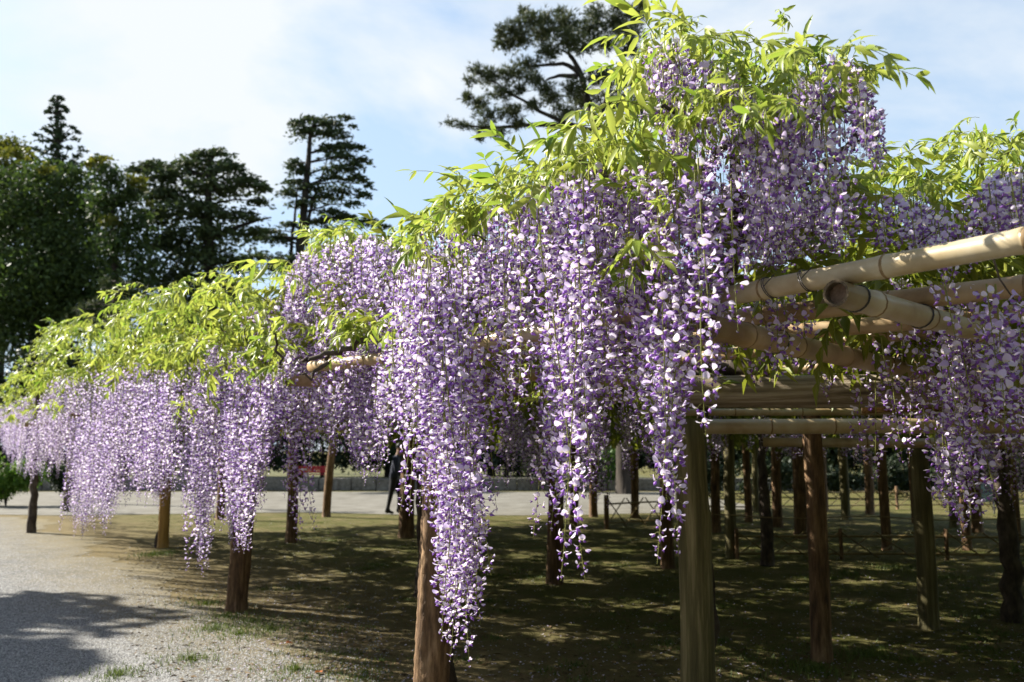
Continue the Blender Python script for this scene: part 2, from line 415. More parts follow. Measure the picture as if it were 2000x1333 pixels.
# ------------------------------------------------------------------ foliage crowns (trees, shrubs)
def pad_crown(pads, D, tuft, dens, flat=False, spread=0.85, droop=0.0, elong=2.2, seed=0):
    """many leaf-sized faces filling the pads (px, py, rw, rh[, depth shift]); tuft = leaf length in metres"""
    g = np.random.default_rng(seed)
    vs = []; k = 0
    for pd in pads:
        px, py, rw, rh = pd[:4]; rh *= 1.25 if flat else 1.0; dd = pd[4] if len(pd) > 4 else g.uniform(-0.25, 0.25) * rw * D / F
        c = np.array(pix(px, py, D + dd)); sx = rw * D / F; sz = rh * D / F; sy = sx * spread
        n = max(20, int((10.0 if not flat else 7.5) * dens * (sx * sz) / (tuft * tuft)))
        q = g.normal(size=(n, 3)); q /= np.linalg.norm(q, axis=1)[:, None]
        rad = g.random(n) ** 0.45 * (1 + 0.18 * g.normal(size=n))
        # uneven outline: lobes at random directions
        lobes = g.normal(size=(5, 3)); lobes /= np.linalg.norm(lobes, axis=1)[:, None]
        rad *= 0.78 + 0.34 * np.clip((q @ lobes.T).max(axis=1), 0, 1) ** 3
        q = q * rad[:, None]
        p = c + q * np.array([sx, sy, sz])
        if droop: p[:, 2] -= droop * sz * (q[:, 0] ** 2 + q[:, 1] ** 2)
        a = g.normal(size=(n, 3)); a[:, 2] *= 0.45 if flat else 1.0
        if flat: a[:, :2] += q[:, :2] * 1.4; a[:, 2] -= 0.25
        a /= np.linalg.norm(a, axis=1)[:, None]
        b = np.cross(a, g.normal(size=(n, 3))); b /= np.linalg.norm(b, axis=1)[:, None]
        L = tuft * g.uniform(0.6, 1.4, size=(n, 1)); w = L / elong
        tri = np.stack([p - a * L * 0.5, p + b * w * 0.5, p + a * L * 0.5, p - b * w * 0.5], axis=1)
        vs.append(tri.reshape(-1, 3))
    v = np.concatenate(vs); nq = len(v) // 4
    base = np.arange(nq)[:, None] * 4
    t = np.concatenate([base + np.array([0, 1, 2]), base + np.array([0, 2, 3])])
    return v, t
def needle_crown(pads, D, length=0.17, seed=0, per=7, step=0.105):
    g = np.random.default_rng(seed); V_ = []
    for pd in pads:
        px, py, rw, rh = pd[:4]
        c0 = np.array(pix(px, py, D + g.uniform(-0.7, 0.7) * rw * D / F * 2)); sx = rw * D / F * 1.12; sz = rh * D / F * 1.12
        n = int(max(10, 2.4 * sx * sz / (step * step)))
        q = g.normal(size=(n, 3)); q /= np.linalg.norm(q, axis=1)[:, None]; q *= (g.random(n) ** 0.5 * (1 + 0.22 * g.normal(size=n)))[:, None]
        p = c0 + q * np.array([sx, sx, sz])
        for k in range(per):
            d = g.normal(size=(n, 3)) * 0.75 + q * 0.8; d[:, 2] += 0.55; d /= np.linalg.norm(d, axis=1)[:, None]
            b = np.cross(d, g.normal(size=(n, 3))); b /= np.linalg.norm(b, axis=1)[:, None]
            L = length * g.uniform(0.6, 1.25, (n, 1))
            V_.append(np.stack([p - b * 0.019, p + b * 0.019, p + d * L], axis=1).reshape(-1, 3))
    v = np.concatenate(V_)
    return v, np.arange(len(v)).reshape(-1, 3)
def make_tree(name, label, cat, D, trunk, pads, mat, tuft, dens, limbs=(), bark='bark', group=None, r0=0.3, flat=False, droop=0.0, seed=0, elong=2.2, auto=True):
    tp = [pix(x, y, D) for x, y in trunk]
    base = Vector((tp[0].x, tp[0].y, 0.0))
    root = thing(name, base, label, cat, group)
    pts = [base] + tp
    pts = curvy(pts, 4, r0 * 0.06)
    rad = [r0 * (1 - 0.85 * i / (len(pts) - 1)) for i in range(len(pts))]
    o = tube('trunk', [p - base for p in pts], rad, M[bark], root, 9, 0.06)
    for lp in limbs:
        q = curvy([pix(x, y, D) for x, y in lp], 4, r0 * 0.05)
        tube('limb', [p - base for p in q], [r0 * 0.34 * (1 - 0.8 * i / (len(q) - 1)) for i in range(len(q))], M[bark], root, 6)
    if auto:
        tb = TB()
        for pd in pads:
            c = pix(pd[0], pd[1], D)
            j = min(range(len(pts)), key=lambda i: (pts[i] - c).length + (0 if pts[i].z < c.z else 3))
            mid = (pts[j] + c) / 2 + Vector((0, 0, (c - pts[j]).length * 0.06))
            v, t = tube_arrays([pts[j] - base, mid - base, c - base], [r0 * 0.16, r0 * 0.10, r0 * 0.03], 5)
            tb.add(v, t, 0)
        bo = link('branches', tb.mesh('branches', True), M[bark], root); bo['kind'] = 'stuff'
    v, t = needle_crown(pads, D, tuft, seed, step=dens) if mat == 'pine' else pad_crown(pads, D, tuft, dens, flat, 0.85, droop, elong, seed)
    co = link('crown', tri_mesh('crown', v - np.array(base), t), M[mat], root); co['kind'] = 'stuff'
    return root

# tall pointed conifer
pads = []
y = 192
while y < 560:
    w = min(10 + (y - 190) * 0.42, 112)
    for sgn in (-1, 1):
        for q in range(1 + int(w / 32)):
            xx = 112 + sgn * w * (q + random.uniform(0.35, 0.95)) / (1 + int(w / 32))
            pads.append((xx, y + abs(xx - 112) * 0.12 + random.uniform(-5, 5), max(7, w * 0.24), max(4, w * 0.085)))
    pads.append((112, y, 6 + w * 0.15, 7))
    y += 12 + w * 0.05
make_tree('conifer_tree', 'tallest pointed dark conifer at the far left rising above the broadleaf trees', 'tree', 48,
          [(112, 600), (112, 400), (112, 188)], pads, 'conifer', 0.32, 6, r0=0.38, flat=True, seed=1, droop=0.4)
make_tree('broadleaf_tree', 'tree with yellowish new leaves at the left border of the view', 'tree', 52, [(0, 700), (5, 420), (15, 300)],
          [(20, 285, 36, 20), (-10, 290, 40, 24), (45, 292, 20, 14), (0, 325, 60, 30), (40, 345, 46, 36), (-40, 360, 60, 50), (10, 400, 70, 45)], 'broad_yellow', 0.26, 4, seed=2, r0=0.4)
make_tree('broadleaf_tree', 'large dense dark green tree at far left below the pointed conifer', 'tree', 45, [(70, 680), (66, 520), (75, 420)],
          [(90, 560, 120, 80), (20, 660, 100, 60), (200, 600, 70, 60), (60, 400, 90, 60), (150, 400, 70, 55), (10, 440, 80, 60), (110, 470, 100, 60), (30, 530, 90, 60), (150, 540, 100, 60), (60, 610, 110, 55), (170, 620, 90, 50), (-30, 600, 80, 70), (0, 350, 40, 30), (-40, 480, 60, 60), (80, 340, 50, 30), (140, 345, 40, 30)], 'broad', 0.25, 4, seed=3, r0=0.5)
make_tree('broadleaf_tree', 'round broadleaf tree with yellow green tips between the conifer and the wide cedar', 'tree', 42, [(230, 690), (225, 520), (220, 400)],
          [(190, 325, 30, 22), (215, 345, 40, 30), (262, 372, 30, 22), (240, 390, 46, 34), (200, 400, 46, 40), (262, 440, 46, 44), (230, 480, 60, 50), (280, 520, 46, 44), (240, 570, 66, 44), (200, 620, 60, 44)], 'broad', 0.25, 4, seed=4, r0=0.4)
tipv, tipt = pad_crown([(30, 300, 40, 14), (90, 330, 20, 10), (262, 352, 24, 12), (278, 366, 18, 9), (215, 430, 26, 14), (198, 312, 26, 11), (292, 398, 12, 7), (176, 322, 14, 8)], 41.2, 0.30, 4.5, seed=44)
tb_root = [o for o in COL.objects if o.name.startswith('broadleaf_tree')][-1]
o = link('new_growth', tri_mesh('new_growth', tipv - np.array(tb_root.location), tipt), M['broad_yellow'], tb_root); o['kind'] = 'stuff'; o['label'] = 'yellow green new growth on the crown top'
make_tree('cedar_tree', 'wide dark cedar with layered drooping branches left of the thin cedar', 'tree', 46, [(412, 690), (408, 520), (405, 400), (415, 300)],
          [(425, 298, 36, 10), (392, 300, 26, 9), (380, 320, 56, 14), (300, 322, 44, 9), (262, 330, 22, 7), (330, 342, 70, 16), (448, 325, 46, 14), (480, 352, 44, 12), (512, 366, 24, 9), (420, 365, 84, 18), (320, 378, 70, 18),
           (505, 392, 28, 8), (380, 408, 100, 20), (470, 420, 56, 12), (300, 420, 50, 18), (400, 455, 104, 20), (495, 452, 36, 10), (320, 470, 66, 22), (400, 500, 100, 22), (470, 515, 44, 14), (350, 545, 100, 26), (430, 560, 80, 26), (380, 610, 120, 34), (450, 640, 80, 30)],
          'cedar', 0.30, 9.5, r0=0.55, flat=True, droop=0.8, seed=5, limbs=[[(410, 470), (470, 440), (530, 425)]])
make_tree('cedar_tree', 'thin cedar with separate flat branch tiers and bare trunk against white sky', 'tree', 50, [(583, 640), (585, 520), (590, 440), (600, 340), (606, 268), (612, 236)],
          [(580, 240, 26, 7), (604, 232, 22, 7), (640, 240, 42, 9), (676, 229, 20, 4), (690, 246, 12, 4), (600, 256, 46, 9), (652, 260, 40, 9), (672, 284, 26, 9), (700, 286, 22, 5), (640, 288, 26, 8), (668, 304, 40, 8), (706, 312, 26, 6), (690, 322, 28, 6),
           (576, 318, 24, 9), (590, 332, 26, 8), (660, 330, 46, 8), (700, 348, 28, 7), (720, 362, 12, 5), (650, 348, 36, 6), (580, 356, 34, 7), (610, 368, 50, 7), (668, 372, 48, 6), (712, 380, 18, 6), (560, 376, 24, 6), (640, 386, 48, 6), (694, 398, 24, 5), (590, 396, 40, 6),
           (650, 414, 36, 8), (680, 424, 28, 7), (618, 432, 26, 6), (565, 438, 22, 6), (530, 452, 30, 6), (512, 464, 20, 6), (545, 466, 26, 8), (640, 452, 20, 12), (720, 432, 30, 7), (752, 442, 20, 4), (600, 505, 80, 10), (505, 500, 44, 6), (640, 510, 60, 10), (560, 520, 60, 12)],
          'cedar', 0.28, 10, r0=0.42, flat=True, droop=0.9, seed=6, limbs=[[(566, 560), (570, 470), (578, 400), (582, 350)], [(598, 480), (604, 420), (622, 360), (640, 310)], [(590, 440), (660, 425), (740, 438)], [(588, 470), (540, 462), (500, 468)]])
make_tree('pine_tree', 'large pine with open limbs and clumped needles behind the tallest wisteria', 'tree', 32, [(1215, 700), (1195, 420), (1165, 262), (1135, 150), (1110, 100)],
          [(1022, 22, 11, 11), (1040, 42, 26, 15), (1066, 34, 14, 12), (1000, 56, 22, 14), (976, 64, 10, 11), (980, 86, 16, 13), (1012, 78, 28, 18), (1060, 66, 30, 20), (1100, 46, 26, 20), (1094, 24, 10, 8), (1112, 80, 32, 18), (1150, 60, 30, 20), (1162, 28, 20, 16), (1200, 46, 28, 22), (1206, 14, 14, 10), (1238, 30, 24, 20), (1252, 10, 10, 8), (1230, 66, 26, 18), (1070, 104, 24, 13), (1180, 84, 28, 15), (1230, 100, 22, 14), (1140, 94, 22, 12),
           (930, 138, 16, 8), (958, 150, 28, 13), (918, 158, 12, 8), (1002, 146, 28, 14), (1034, 128, 22, 13), (1040, 155, 18, 12), (914, 190, 13, 10), (936, 204, 18, 13), (978, 184, 28, 11), (1016, 176, 14, 9), (958, 226, 26, 10), (1000, 218, 24, 12), (1064, 176, 18, 12), (1080, 196, 20, 12), (1044, 206, 18, 10), (1120, 176, 28, 16), (1140, 202, 34, 18), (1170, 152, 30, 14), (1210, 152, 20, 15), (1198, 196, 32, 20), (1238, 150, 24, 18), (1100, 222, 24, 10), (1246, 210, 24, 22),
           (884, 240, 14, 5), (906, 246, 15, 6), (944, 252, 20, 8), (976, 262, 18, 7), (938, 272, 10, 5), (1010, 244, 20, 8)],
          'pine', 0.21, 0.050, r0=0.34, seed=7, elong=3.6, limbs=[[(1160, 255), (1090, 235), (1020, 196), (960, 158)], [(1120, 248), (1040, 244), (960, 250), (890, 242)], [(1140, 160), (1110, 128), (1060, 128), (1030, 132)], [(1136, 150), (1118, 112), (1090, 96)], [(1170, 250), (1196, 150), (1230, 120)], [(1185, 250), (1210, 180), (1244, 160)], [(1128, 150), (1090, 148), (1060, 160)]], auto=False)
make_tree('topiary_pine', 'small cloud pruned pine with flat pads before the dark trees', 'tree', 26, [(226, 690), (236, 640), (222, 600), (232, 565), (224, 548)],
          [(206, 548, 17, 4), (242, 552, 17, 4), (262, 562, 20, 4), (196, 560, 14, 4), (232, 564, 18, 4), (206, 584, 24, 5), (166, 596, 16, 4), (186, 592, 16, 4), (216, 604, 26, 5), (148, 606, 16, 4), (160, 618, 30, 5), (250, 590, 20, 5), (200, 628, 30, 6)],
          'pine', 0.12, 0.075, r0=0.12, seed=8, elong=3.5)
# dark evergreens that close the view under the trees on the left
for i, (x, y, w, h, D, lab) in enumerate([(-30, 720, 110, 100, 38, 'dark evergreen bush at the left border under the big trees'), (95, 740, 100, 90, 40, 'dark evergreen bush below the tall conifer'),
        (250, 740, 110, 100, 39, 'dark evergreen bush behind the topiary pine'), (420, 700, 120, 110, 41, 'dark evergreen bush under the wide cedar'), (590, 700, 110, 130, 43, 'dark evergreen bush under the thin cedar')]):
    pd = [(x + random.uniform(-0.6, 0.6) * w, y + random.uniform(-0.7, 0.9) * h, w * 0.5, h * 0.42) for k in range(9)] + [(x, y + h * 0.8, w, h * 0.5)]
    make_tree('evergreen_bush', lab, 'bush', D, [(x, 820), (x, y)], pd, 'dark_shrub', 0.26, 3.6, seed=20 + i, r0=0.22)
# trees and hedges behind the trellis, seen between its posts
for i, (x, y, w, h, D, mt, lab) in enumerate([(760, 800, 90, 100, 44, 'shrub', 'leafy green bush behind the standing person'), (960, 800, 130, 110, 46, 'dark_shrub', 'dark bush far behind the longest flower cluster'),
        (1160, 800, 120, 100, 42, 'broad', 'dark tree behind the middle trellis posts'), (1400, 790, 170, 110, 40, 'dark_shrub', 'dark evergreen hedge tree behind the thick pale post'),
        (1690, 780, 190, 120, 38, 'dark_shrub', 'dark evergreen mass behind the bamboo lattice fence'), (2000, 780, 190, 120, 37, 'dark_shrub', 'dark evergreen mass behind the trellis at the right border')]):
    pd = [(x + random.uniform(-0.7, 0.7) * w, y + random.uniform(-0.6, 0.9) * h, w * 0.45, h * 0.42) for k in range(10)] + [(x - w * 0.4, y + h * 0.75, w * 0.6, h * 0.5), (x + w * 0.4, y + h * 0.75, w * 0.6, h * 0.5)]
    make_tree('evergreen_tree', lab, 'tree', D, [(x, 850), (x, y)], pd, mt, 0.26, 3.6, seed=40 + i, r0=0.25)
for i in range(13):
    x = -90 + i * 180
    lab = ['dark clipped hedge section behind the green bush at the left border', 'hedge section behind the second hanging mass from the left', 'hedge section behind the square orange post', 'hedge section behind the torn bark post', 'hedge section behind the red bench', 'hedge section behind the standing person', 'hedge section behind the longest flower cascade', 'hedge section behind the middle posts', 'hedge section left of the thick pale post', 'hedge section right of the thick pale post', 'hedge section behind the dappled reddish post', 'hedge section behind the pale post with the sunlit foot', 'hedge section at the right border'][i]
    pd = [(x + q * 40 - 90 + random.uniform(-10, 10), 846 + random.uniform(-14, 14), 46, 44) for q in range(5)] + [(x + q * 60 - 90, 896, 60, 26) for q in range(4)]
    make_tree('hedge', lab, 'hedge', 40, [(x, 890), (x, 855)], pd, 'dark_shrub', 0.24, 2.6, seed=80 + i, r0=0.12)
# unseen trees beside and behind the camera, added to cut sky light
g = np.random.default_rng(99); n = 15000
az = g.uniform(math.radians(-285), math.radians(-70), n); rr = g.uniform(22, 30, n) + 6 * np.clip(np.cos(az), 0, 1)
hh = (8.5 + 1.6 * np.sin(az * 9) + 1.0 * np.sin(az * 23)) * g.random(n) ** 0.75
p = np.stack([np.sin(az) * rr, np.cos(az) * rr, hh], axis=1)
a_ = g.normal(size=(n, 3)); a_ /= np.linalg.norm(a_, axis=1)[:, None]; b_ = np.cross(a_, g.normal(size=(n, 3))); b_ /= np.linalg.norm(b_, axis=1)[:, None]
L = 0.55 * g.uniform(0.6, 1.4, (n, 1))
wv = np.stack([p - a_ * L, p + b_ * L * 0.6, p + a_ * L, p - b_ * L * 0.6], axis=1).reshape(-1, 3); wv[:, 2] = np.maximum(wv[:, 2], 0.01)
base = np.arange(n)[:, None] * 4
tag(link('added_wood', tri_mesh('added_wood', wv, np.concatenate([base + np.array([0, 1, 2]), base + np.array([0, 2, 3])])), M['broad']), 'unseen ring of trees added beside and behind the view to block sky light', 'added_wood', kind='stuff')
# low bushes
def bush(name, lab, px, py, w, h, D, mt, tuft=0.10, dens=5, seed=0):
    c = pix(px, py, D); base = Vector((c.x, D, 0))
    root = thing(name, base, lab, 'bush')
    g = random.Random(seed)
    for k in range(5):
        a = g.uniform(0, 2 * PI)
        tube('stem', [Vector((0, 0, 0)), Vector((math.cos(a) * 0.1, math.sin(a) * 0.1, c.z * 0.5)), Vector((math.cos(a) * w * 0.4 * D / F, math.sin(a) * 0.3, c.z * 0.95))], [0.02, 0.015, 0.006], M['bark'], root, 5)
    pd = [(px + g.uniform(-0.7, 0.7) * w, py + g.uniform(-0.5, 0.8) * h, w * 0.45, h * 0.5) for k in range(9)]
    v, t = pad_crown(pd, D, tuft, dens, seed=seed)
    v[:, 2] = np.maximum(v[:, 2], 0.02)
    o = link('leaves', tri_mesh('leaves', v - np.array(base), t), M[mt], root); o['kind'] = 'stuff'
    return root
bush('azalea_bush', 'bright green rounded bush in front of the kerb at the left border', 16, 922, 80, 50, 25, 'fresh_shrub', 0.10, 5, 3)
bush('azalea_bush', 'dark small bush against the kerb left of the hanging flowers', 128, 930, 40, 30, 27, 'dark_shrub', 0.13, 5, 4)
bush('azalea_bush', 'green bush beside the far path right of the long flower cluster', 1175, 905, 60, 34, 33, 'shrub', 0.16, 4, 5)
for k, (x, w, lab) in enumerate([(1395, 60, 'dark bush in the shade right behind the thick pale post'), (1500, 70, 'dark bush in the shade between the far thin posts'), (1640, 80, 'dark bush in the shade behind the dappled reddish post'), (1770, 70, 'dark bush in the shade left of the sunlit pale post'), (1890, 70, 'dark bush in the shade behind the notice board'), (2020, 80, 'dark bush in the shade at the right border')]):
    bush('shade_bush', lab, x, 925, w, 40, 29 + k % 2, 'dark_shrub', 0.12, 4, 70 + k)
bush('azalea_bush', 'low dark bush left of the lattice fence stake', 1060, 900, 60, 30, 34, 'dark_shrub', 0.16, 4, 6)
# pale leaning trunk on the lawn
make_tree('pale_trunk_tree', 'small tree with a pale leaning trunk on the lawn', 'tree', 37, [(358, 912), (364, 880), (368, 840), (366, 770)],
          [(366, 740, 60, 40), (330, 760, 50, 30), (400, 770, 50, 30), (360, 800, 60, 22)], 'broad', 0.24, 4.5, bark='bark_pale', seed=60, r0=0.24)
# broad tree standing left of the view: its shade lies on the gravel
def shade_tree(cx, cy, h, r, lab, seed):
    g = random.Random(seed)
    root = thing('shade_tree', (cx, cy, 0), lab, 'tree')
    tube('trunk', curvy([Vector((0, 0, 0)), Vector((0.1, 0, h * 0.4)), Vector((0, 0.1, h * 0.8))], 4, 0.02), lerp_list(0.28, 0.08, 9), M['bark'], root, 9)
    vs = []
    for k in range(20):
        a = g.uniform(0, 2 * PI); rr = r * 1.05 * g.random() ** 0.6; c = np.array([math.cos(a) * rr, math.sin(a) * rr, h + g.uniform(-0.35, 0.4) * r])
        tube('limb', [Vector((0, 0, h * 0.55)), Vector(c * 0.6 + np.array([0, 0, h * 0.2])), Vector(c)], [0.09, 0.05, 0.015], M['bark'], root, 5)
        ng = np.random.default_rng(seed * 100 + k); n = 330
        q = ng.normal(size=(n, 3)); q /= np.linalg.norm(q, axis=1)[:, None]; q *= (ng.random(n) ** 0.6)[:, None] * r * g.uniform(0.22, 0.42)
        p = c + q; a_ = ng.normal(size=(n, 3)); a_ /= np.linalg.norm(a_, axis=1)[:, None]
        b_ = np.cross(a_, ng.normal(size=(n, 3))); b_ /= np.linalg.norm(b_, axis=1)[:, None]
        L = 0.2 * ng.uniform(0.6, 1.4, (n, 1))
        vs.append(np.stack([p - a_ * L, p + b_ * L * 0.5, p + a_ * L, p - b_ * L * 0.5], axis=1).reshape(-1, 3))
    v = np.concatenate(vs); base = np.arange(len(v) // 4)[:, None] * 4
    o = link('crown', tri_mesh('crown', v, np.concatenate([base + np.array([0, 1, 2]), base + np.array([0, 2, 3])])), M['broad'], root); o['kind'] = 'stuff'
def shade_at(px, py, h):
    gp = ground(px, py); k = h / math.tan(SUN_EL)
    return gp.x + sun_h.x * k, gp.y + sun_h.y * k
cx, cy = shade_at(-600, 1310, 7.2); shade_tree(cx, cy, 7.2, 2.5, 'broad tree left of the view whose shade lies on the gravel', 5)

# ------------------------------------------------------------------ the trellis
trellis = thing('wisteria_trellis', P0, 'wooden and bamboo trellis carrying the wisteria over rows of log posts', 'trellis')
def T(p): return Vector(p) - P0
def log_mesh(name, r, h, n=14, rings=12, rough=0.08, taper=0.12, square=False, lean=(0, 0), knots=3):
    v = []; t = []
    ph = [random.uniform(0, 6.28) for _ in range(4)]
    kn = [(random.uniform(0, 6.28), random.uniform(0.2, 0.8) * h) for _ in range(knots)]
    for i in range(rings + 1):
        z = h * i / rings
        for k in range(n):
            a = 2 * PI * k / n + (PI / 4 if square else 0)
            rr = r * (1 - taper * i / rings) * (1 + (0.10 if i == 0 else 0.0))
            if square:
                c = max(abs(math.cos(a)), abs(math.sin(a))); rr *= min(1 / c, 1.30) * 0.9
            rr *= 1 + rough * (0.5 * math.sin(a * 2 + ph[0] + z * 1.1) + 0.35 * math.sin(a * 5 + ph[1] - z * 2.3) + random.uniform(-0.35, 0.35))
            for ka, kz in kn:
                da = math.cos(a - ka)
                rr += r * 0.16 * max(0, da) ** 8 * math.exp(-((z - kz) / 0.09) ** 2) * (0 if square else 1)
            wob = 0.012 * math.sin(z * 2.2 + ph[2]) * (0 if square else 1)
            v.append((math.cos(a) * rr + lean[0] * z + wob, math.sin(a) * rr + lean[1] * z + wob * 0.6, z))
    for i in range(rings):
        for k in range(n):
            a, b = i * n + k, i * n + (k + 1) % n
            t += [(a, b, b + n), (a, b + n, a + n)]
    for base in (0, rings * n):
        for k in range(1, n - 1): t.append((base, base + k, base + k + 1))
    return tri_mesh(name, v, t, smooth=not square)
def post(px, py, r, h, mat, square=False, d=None, lean=(0, 0), label=None, rough=0.08, rot=0.0, n=14, rings=12):
    p = ground(px, py) if d is None else Vector((pix(px, 880, d).x, d, 0))
    o = link('post', log_mesh('post', r, h, 8 if square else n, rings, 0.015 if square else rough, 0.03 if square else 0.12, square, lean), M[mat], trellis, T(p) + Vector((0, 0, -0.02)))
    o.rotation_euler = (0, 0, rot)
    if label: o['label'] = label
    return p
post(848, 0, 0.105, 2.0, 'log_red', d=4.95, label='nearest reddish log post with peeling surface', n=30, rings=70, rough=0.13, lean=(0.012, 0))
post(1349, 0, 0.102, 1.80, 'log_pale', d=5.0, label='thick pale smooth post', rough=0.03)
post(1606, 1290, 0.082, 1.95, 'log_red', label='reddish log post dappled with light')
post(1815, 1228, 0.085, 1.95, 'log_pale', label='pale log post with a sunlit foot', rough=0.1)
post(464, 1193, 0.105, 1.95, 'log_red', label='log post with torn bark at the left edge', rough=0.16)
post(318, 1070, 0.095, 1.95, 'log_orange', square=True, label='square sawn orange post', rot=0.5)
post(568, 1060, 0.10, 1.95, 'log_red', rough=0.12)
post(795, 1050, 0.145, 2.0, 'log_red', rough=0.1)
post(1085, 1140, 0.105, 1.95, 'log_red', rough=0.1)
post(1305, 1110, 0.09, 1.95, 'log_red', rough=0.1)
post(1430, 1090, 0.085, 1.95, 'log_pale', rough=0.1)
post(1565, 1052, 0.12, 1.95, 'log_red', rough=0.1)
post(1462, 1020, 0.09, 1.95, 'log_red'); post(1478, 1000, 0.09, 1.95, 'log_pale'); post(1652, 1015, 0.11, 1.95, 'log_pale')
post(1732, 1075, 0.08, 1.95, 'log_red'); post(1865, 1030, 0.10, 1.95, 'log_pale'); post(1890, 1075, 0.075, 1.95, 'log_red')
post(430, 1015, 0.10, 1.95, 'log_red'); post(1122, 1030, 0.09, 1.95, 'log_red'); post(1160, 1010, 0.10, 1.95, 'log_red'); post(1240, 1012, 0.10, 1.95, 'log_red')
for q_, y_ in ((1400, 1040), (1520, 1030), (1610, 1000), (1700, 1005), (1790, 1022), (1910, 1040), (1985, 1060)): post(q_, y_, random.uniform(0.085, 0.12), 1.95, 'log_red')
post(2060, 1150, 0.09, 1.95, 'log_red'); post(130, 1000, 0.09, 1.95, 'log_pale'); post(2130, 1290, 0.09, 1.95, 'log_pale')

def bamboo(a, b, r, mat='bamboo', n=14, node=0.44, cut_a=False, cut_b=False, ties=()):
    """a culm from a to b with swollen nodes; a cut end shows rim and plug"""
    a = Vector(a); b = Vector(b); L = (b - a).length
    zs = []; z = random.uniform(0.12, node)
    prof = [(0, r)]
    first = z if not cut_a else max(z, 0.26)
    z = first
    nodes = []
    while z < L - 0.06:
        nodes.append(z); z += node * random.uniform(0.85, 1.15)
    for q in nodes:
        prof += [(q - 0.035, r * 0.985), (q - 0.007, r * 1.03), (q - 0.002, r * 1.11), (q + 0.003, r * 1.0), (q + 0.009, r * 1.05), (q + 0.035, r * 0.98)]
    prof.append((L, r))
    v = []; t = []; mm = []
    bend = random.uniform(-0.006, 0.006) * L
    for i, (zz_, rr) in enumerate(prof):
        bx = bend * math.sin(PI * zz_ / L)
        for k in range(n):
            v.append((math.cos(2 * PI * k / n) * rr + bx, math.sin(2 * PI * k / n) * rr, zz_))
    for i in range(len(prof) - 1):
        for k in range(n):
            p, q = i * n + k, i * n + (k + 1) % n
            t += [(p, q, q + n), (p, q + n, p + n)]; mm += [3, 3] if 0.001 < prof[i + 1][0] - prof[i][0] < 0.0056 else [0, 0]
    def end(base, zin, flip):
        nb = len(v)
        for rr, dz in ((0.80, 0), (0.78, zin)):
            for k in range(n): v.append((math.cos(2 * PI * k / n) * r * rr, math.sin(2 * PI * k / n) * r * rr, v[base][2] + dz))
        for k in range(n):
            k2 = (k + 1) % n
            t.extend([(base + k, base + k2, nb + k2), (base + k, nb + k2, nb + k), (nb + k, nb + k2, nb + n + k2), (nb + k, nb + n + k2, nb + n + k)]); mm.extend([1, 1, 1, 1])
        for k in range(1, n - 1): t.append((nb + n, nb + n + k, nb + n + k + 1)); mm.append(2)
    end(0, 0.030, False); end((len(prof) - 1) * n, -0.030, True)
    me = tri_mesh('bamboo_pole', v, t, mm)
    me.polygons.foreach_set('use_smooth', np.array([q in (0, 3) for q in mm]))
    o = link('bamboo_pole', me, [M[mat], M['bamboo_rim'], M['bamboo_cut'], M['bamboo_node']], trellis, T(a))
    o.rotation_euler = (b - a).to_track_quat('Z', 'Y').to_euler()
    for zt in ties:
        tie = TB()
        for kk in range(2):
            pts = []
            for k in range(17):
                an = 2 * PI * k / 16
                pts.append(Vector((math.cos(an) * (r * 1.06), math.sin(an) * (r * 1.06), zt + kk * 0.007 + 0.012 * math.sin(an))))
            tie.add(*tube_arrays(pts, 0.0017, 5), 0)
        tie.add(*tube_arrays([Vector((r * 1.05, 0, zt)), Vector((r * 1.25, 0.01, zt - 0.02)), Vector((r * 1.3, 0.03, zt - 0.05))], 0.0017, 5), 0)
        link('tie_wire', tie.mesh('tie_wire', True), M['wire'], o)
    return o
def at_z(px, py, z):
    """point at height z that the photograph shows at (px, py)"""
    xr = (px - 1000) / F; yr = (666.5 - py) / F
    Y = math.cos(PITCH) - yr * math.sin(PITCH); Z = math.sin(PITCH) + yr * math.cos(PITCH)
    k = (z - CAM_Z) / Z
    return Vector((xr * k, Y * k, z))
zA = 2.125
a1 = at_z(1985, 472, zA); a0 = at_z(1420, 578, zA)
bamboo(a1 + (a1 - a0) * 0.9, a0 + (a0 - a1) * 2.2, 0.034, ties=(1.46, 1.60))
b0 = at_z(1632, 573, 2.055); b1 = at_z(2000, 672, 2.055)
bamboo(b0, b1 + (b1 - b0) * 1.6, 0.040, 'bamboo', cut_a=True, ties=(0.13, 0.62))
c1 = at_z(2000, 560, zA); c0 = at_z(1450, 622, zA)
bamboo(c1 + (c1 - c0) * 1.2, c0 + (c0 - c1) * 3, 0.037, 'bamboo_old')
c1 = at_z(2000, 612, zA); c0 = at_z(1560, 648, zA)
bamboo(c1 + (c1 - c0) * 1.5, c0 + (c0 - c1) * 3, 0.036, 'bamboo_old')
d0 = at_z(1385, 640, 2.0); d1 = at_z(1705, 706, 2.0)
bamboo(d0, d1 + (d1 - d0) * 2.5, 0.043, 'bamboo_old', cut_a=True, ties=(0.5,))
e0 = at_z(735, 684, 2.2); bamboo(e0, e0 + V * 6, 0.042, 'bamboo', cut_a=True)
